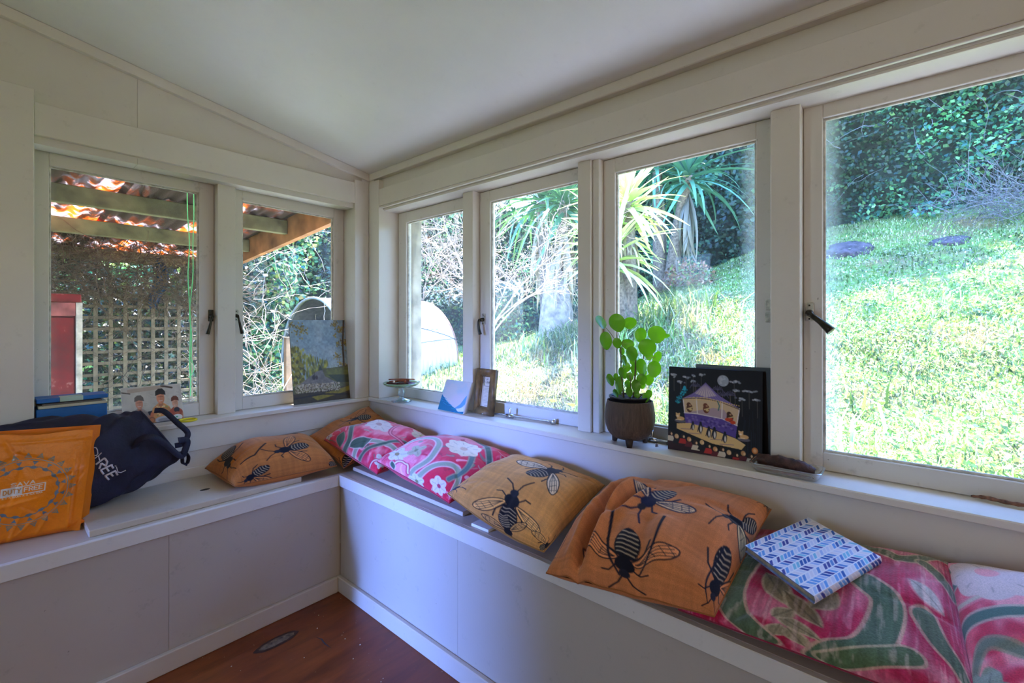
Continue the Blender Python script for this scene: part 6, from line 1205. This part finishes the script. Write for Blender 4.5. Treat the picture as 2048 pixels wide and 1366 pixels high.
# ------------------------------------------------------------------ night-circus painting on a deep black box
def circus():
    cv = Canvas(200, 180, (16, 15, 20)); r = random.Random(8); W_ = (150, 158, 170); cv.mult(.8+.5*cv.fbm(6, 6, 3, 3))
    for x, y, s in ((.06, .09, .05), (.20, .11, .045), (.28, .085, .025), (.37, .07, .04), (.14, .17, .04), (.29, .15, .035), (.72, .12, .055), (.73, .22, .04), (.87, .22, .06), (.80, .31, .045), (.95, .31, .035)):
        cv.line([(x, y), (x+.004, y+.20)], .008, (70, 68, 66)); 
        for i in range(12): cv.ell(x+r.gauss(0, s*.5), y+abs(r.gauss(0, .010)), s*.28, .010, r.choice([W_, (186, 190, 200), (110, 118, 136)]), 0, .8)
    for x, y in ((.31, .22), (.68, .29), (.55, .24), (.60, .30)):
        for a in np.linspace(3.3, 6.1, 7): cv.line([(x, y), (x+.05*math.cos(a), y+.05*math.sin(a)), (x+.065*math.cos(a), y+.05*math.sin(a)+.03)], .007, (84, 80, 110), .9)
        cv.line([(x, y), (x+.005, y+.10)], .008, (100, 90, 84))
    cv.ell(.605, .13, .06, .065, (150, 160, 176)); [cv.ell(.605+r.gauss(0, .025), .13+r.gauss(0, .028), .012, .01, (184, 192, 204), 0, .6) for _ in range(14)]
    for i in range(60): t = r.random(); cv.ell(.10+.10*t+r.gauss(0, .014), .42-.16*t+r.gauss(0, .014), .010, .010, r.choice([(24, 128, 150), (40, 164, 184), (12, 84, 110)]))
    cv.ell(.185, .25, .018, .03, (40, 160, 190)); [cv.line([(x0, .98), (x0+r.uniform(-.03, .03), r.uniform(.4, .7))], .005, (30, 44, 60), .7) for x0 in np.linspace(.78, .98, 12)]
    cv.poly([(.17, .37), (.31, .33), (.42, .17), (.58, .35), (.77, .43), (.75, .61), (.60, .555), (.32, .535), (.185, .54)], (204, 178, 142)); cv.poly([(.20, .54), (.5, .45), (.62, .46), (.70, .58), (.5, .55)], (150, 130, 170), .6)
    cv.poly([(.16, .375), (.30, .29), (.42, .165), (.56, .30), (.78, .425), (.60, .365), (.42, .335), (.28, .345)], (124, 108, 172)); cv.poly([(.30, .30), (.42, .17), (.54, .31), (.42, .335)], (196, 180, 190)); 
    for x in np.linspace(.22, .66, 12): cv.line([(.42, .17), (x, .36+.05*max(0, x-.42)*2)], .004, (98, 84, 150), .8)
    for x0, y0, x1, y1 in ((.17, .38, .19, .54), (.32, .36, .335, .545), (.60, .37, .595, .56), (.775, .43, .75, .62)): cv.line([(x0, y0), (x1, y1)], .012, (222, 214, 214))
    cv.line([(.17, .38), (.32, .355), (.45, .355), (.6, .38), (.78, .44)], .006, (60, 40, 40)); [cv.ell(x, .385-.02*math.sin((x-.17)*4)+.08*max(0, x-.45), .006, .007, (226, 190, 120)) for x in np.linspace(.18, .77, 26)]
    cv.poly([(.185, .545), (.33, .54), (.6, .565), (.755, .62), (.74, .76), (.5, .69), (.20, .66)], (86, 66, 146)); [cv.ell(r.uniform(.22, .72), r.uniform(.57, .68), .014, .012, r.choice([(112, 92, 170), (62, 46, 116), (134, 116, 176)]), 0, .7) for _ in range(70)]; cv.line([(.185, .543), (.33, .538), (.6, .562), (.755, .62)], .010, (220, 210, 214))
    for x, y, c in ((.245, .47, (84, 50, 34)), (.43, .46, (104, 52, 34)), (.68, .53, (64, 40, 32))): cv.ell(x, y+.01, .035, .05, c); cv.ell(x-.01, y-.03, .024, .026, c); cv.ell(x+.005, y-.025, .012, .010, (176, 136, 100)); cv.line([(x-.02, y+.02), (x+.05, y-.01)], .012, (206, 180, 130)); cv.ell(x+.012, y+.025, .018, .014, (206, 180, 120) if x < .5 else (190, 60, 36))
    cv.ell(.66, .565, .03, .02, (196, 66, 36)); cv.ell(.71, .59, .028, .02, (196, 66, 36)); cv.line([(.55, .37), (.57, .42), (.56, .47)], .012, (70, 110, 112))
    cv.poly([(.10, .68), (.25, .655), (.5, .70), (.74, .765), (.84, .82), (.80, .88), (.5, .86), (.30, .80), (.10, .74)], (216, 180, 122)); [cv.line([(x, y), (x-.14, y+.012)], .008, (140, 108, 120), .8) for x, y in ((.29, .725), (.38, .765), (.62, .80), (.72, .84))]
    for x, y, s in ((.285, .69, .8), (.37, .70, 1.05), (.46, .74, 1), (.52, .745, 1.1), (.63, .775, 1)): cv.ell(x, y, .022*s, .055*s, (28, 30, 46)); cv.ell(x+.004, y+.012, .010*s, .036*s, (214, 206, 196)); cv.ell(x, y-.055*s, .012*s, .018*s, (22, 22, 34)); cv.line([(x-.02*s, y-.01), (x-.03*s, y+.04*s)], .008, (28, 30, 46))
    for x, y in ((.12, .60), (.80, .72)): cv.ell(x+.02, y+.045, .065, .022, (92, 88, 100)); cv.ell(x+.025, y+.015, .045, .024, (214, 170, 116)); cv.ell(x-.008, y-.018, .024, .026, (222, 180, 128)); cv.ell(x-.026, y-.040, .008, .010, (222, 180, 128)); cv.ell(x+.010, y-.040, .008, .010, (222, 180, 128)); cv.ell(x-.010, y-.010, .012, .010, (240, 220, 196)); cv.line([(x-.03, y+.035), (x+.03, y+.03)], .008, (236, 210, 170))
    cv.poly([(0, .80), (.2, .88), (.45, .93), (.7, .95), (1, .95), (1, 1), (0, 1)], (46, 20, 26))
    for i, x in enumerate(np.linspace(.03, .96, 14)): y = .80+.13*min(1, x*1.5)+.015*math.sin(i*2.1); cv.poly([(x-.05, y+.09), (x-.03, y+.03), (x+.03, y+.03), (x+.05, y+.09)], [(206, 190, 170), (28, 24, 30), (176, 44, 40), (92, 34, 40)][i % 4]); cv.ell(x, y, .024, .028, [(52, 34, 28), (208, 168, 120), (40, 30, 28), (196, 140, 90)][i % 4]); cv.ell(x+.012, y+.006, .011, .016, (224, 184, 142))
    cv.ell(.93, .87, .03, .035, (206, 120, 60)); cv.ell(.93, .87, .016, .02, (226, 170, 120)); return cv
picture('night_circus_painting', 'square black painting of a moonlit tent show with penguins, on the right sill', 'painting', (.058, -1.672, .7575), (.078, -1.945, .7575), (.016, .002, .268), .024, circus(), plain('glossy black edge', (14, 14, 18), .22, var=.05, bumps=0), M['gloss oil'], ('painted_face', 'box_frame'))
pb = thing('black_panel', 'thin dark panel standing just behind the moonlit tent painting', 'panel', (.115, -1.84, .757)); box('panel', (.1085, -1.962, .758), (.1125, -1.745, 1.036), plain('dark panel', (26, 25, 28), .35), pb, .0008)
# ------------------------------------------------------------------ glass dish with a dark root, and a twig
gd = thing('glass_dish', 'shallow rectangular clear glass dish on the right sill edge', 'dish', (.030, -2.015, .757)); clear = glassy('thick clear glass', (232, 232, 226), .03, .72)
def rrect(hx, hy, z, n=6, rad=.018):
    P = []
    for cx, cy, a0 in ((hx-rad, hy-rad, 0), (-hx+rad, hy-rad, 1), (-hx+rad, -hy+rad, 2), (hx-rad, -hy+rad, 3)):
        for a in np.linspace(0, math.pi/2, n): P.append((.030+cx+rad*math.cos(a+a0*math.pi/2), -2.015+cy+rad*math.sin(a+a0*math.pi/2), z))
    return np.array(P)
rings = [rrect(.030, .068, .7578), rrect(.036, .074, .7585), rrect(.041, .080, .768), rrect(.044, .083, .779), rrect(.047, .086, .7795), rrect(.047, .086, .782), rrect(.042, .081, .7815), rrect(.038, .077, .770), rrect(.033, .070, .7635)]
G = np.stack(rings); n2, nv = G.shape[:2]; i = np.arange(n2*nv).reshape(n2, nv); j = np.roll(i, -1, 1); Q = np.stack([i[:-1], j[:-1], j[1:], i[1:]], -1).reshape(-1, 4)
V = np.vstack([G.reshape(-1, 3), G[0].mean(0), G[-1].mean(0)]); T = np.array([(len(V)-2, (k+1) % nv, k) for k in range(nv)]+[(len(V)-1, (n2-1)*nv+k, (n2-1)*nv+(k+1) % nv) for k in range(nv)])
part_at(link('dish', np_mesh('dish', V, [Q, T], True), clear), gd)
P = curve_pts([(.028, -1.946, .785), (.026, -1.965, .787), (.028, -1.99, .786), (.030, -2.015, .785), (.032, -2.04, .781), (.034, -2.064, .777), (.036, -2.080, .774)], 26); rr = .0165*np.array([.5+.5*math.sin(math.pi*min(1, max(.08, t))) ** .4+.10*math.sin(19*t)+.06*math.sin(37*t) for t in np.linspace(.02, .98, len(P))]); rr[14:17] *= 1.18
V, q, t = tube_np(P, rr, 14); V += RNG.normal(0, .0006, V.shape); tag(link('dried_root', np_mesh('dried_root', V, [q, t], True), plain('dark dried root', (70, 42, 34), .6, var=.5, scale=45, bumps=.5)), 'knobbly dark brown dried root lying in the glass dish', 'root')
P = curve_pts([(.112, -2.380, .7625), (.104, -2.405, .7665), (.098, -2.44, .7655), (.094, -2.48, .7675), (.088, -2.53, .766), (.084, -2.60, .7665)], 30); V, q, t = tube_np(P, [.0022+.0022*min(1, i/5)+.0007*math.sin(i*1.9) for i in range(len(P))], 8)
tag(link('twig', np_mesh('twig', V, [q, t], True), plain('reddish twig bark', (128, 84, 60), .7, var=.6, scale=70)), 'reddish brown twig lying on the right end of the sill', 'twig')
for k, (x, y) in enumerate(((.060, -1.635), (.075, -1.628))): tag(link('bark_crumb', np_mesh('bark_crumb', [(x-.006, y, .7578), (x+.005, y-.003, .7578), (x+.006, y+.005, .7578), (x-.004, y+.006, .7578), (x, y, .7635), (x+.003, y+.003, .7625)], [np.array([(0, 1, 4), (1, 2, 5), (2, 3, 5), (3, 0, 4), (4, 1, 5), (4, 5, 3)])]), pod[1]), ['brown crumb of bark on the sill, nearer the pot', 'brown crumb of bark on the sill, nearer the window rail'][k], 'bark', 'crumbs of bark on the sill')
# ------------------------------------------------------------------ blue notebook on the crimson cushion
def nb_canvas():
    cv = Canvas(150, 190, (226, 224, 232)); r = random.Random(12); n = 11; m = 20
    for i in range(n):
        for j in range(m):
            x0, x1 = i/n, (i+1)/n; y = j/m; d = .024 if i % 2 else -.024; h = .037
            c = r.choice([(34, 82, 160), (84, 130, 196), (160, 180, 220), (200, 204, 224), (120, 186, 212), (54, 60, 140), (214, 208, 220), (96, 150, 214)])
            cv.poly([(x0+.008, y-d), (x1-.008, y+d), (x1-.008, y+d+h), (x0+.008, y-d+h)], c)
    return cv
def notebook():
    c = np.array([-.198, -2.102, .660]); R_ = np.array([.236, -.091, .014]); S_ = np.array([-.122, -.150, -.004])*1.0   # cover vectors: left->back, left->front
    BL = c-R_/2-S_/2; root = thing('notebook', 'hardback notebook with a blue and white arrow pattern, lying on the crimson cushion', 'notebook', tuple(c)); n = np.cross(R_, S_); n /= np.linalg.norm(n); n = n if n[2] > 0 else -n; th = .016
    cv = nb_canvas(); H, Wd = cv.h, cv.w; gx, gy = np.meshgrid(np.linspace(0, 1, Wd), np.linspace(0, 1, H)); P = BL+gy[..., None]*R_+gx[..., None]*S_; i = np.arange(H*Wd).reshape(H, Wd)
    part_at(link('front_cover', np_mesh('front_cover', P.reshape(-1, 3), np.stack([i[:-1, :-1], i[1:, :-1], i[1:, 1:], i[:-1, 1:]], -1).reshape(-1, 4), False, cv.a.reshape(-1, 3)), M['print']), root)
    def slab(name, u0, u1, v0, v1, h0, h1, m):
        P = [BL+R_*u+S_*v for u, v in ((u0, v0), (u1, v0), (u1, v1), (u0, v1))]; V = [p+n*h1 for p in P]+[p+n*h0 for p in P]; part_at(link(name, np_mesh(name, V, [np.array([(0, 1, 2, 3), (7, 6, 5, 4), (0, 4, 5, 1), (1, 5, 6, 2), (2, 6, 7, 3), (3, 7, 4, 0)])]), m), root)
    e = plain('blue cover edge', (120, 140, 190), .5, var=.3, scale=80); slab('cover_board', 0, 1, 0, 1, -.0022, -.0004, e); slab('back_cover', 0, 1, 0, 1, -th, -th+.002, e); slab('page_block', .02, .985, .012, .985, -th+.002, -.0022, plain('page edges', (186, 172, 146), .8, var=.15, scale=120))
    g = np.linspace(0, 1, 120); ph = np.linspace(0, 1, 7); V = []; col = []
    for u in g:
        for p in ph: V.append(BL+S_*(1.0+.012*math.sin(math.pi*p))+R_*u-n*(th*p)); col.append(cv.a[min(H-1, int(u*(H-1))), Wd-1-int(p*12)])
    i = np.arange(120*7).reshape(120, 7); part_at(link('spine', np_mesh('spine', V, np.stack([i[:-1, :-1], i[1:, :-1], i[1:, 1:], i[:-1, 1:]], -1).reshape(-1, 4), True, np.array(col)), M['print']), root)
notebook()
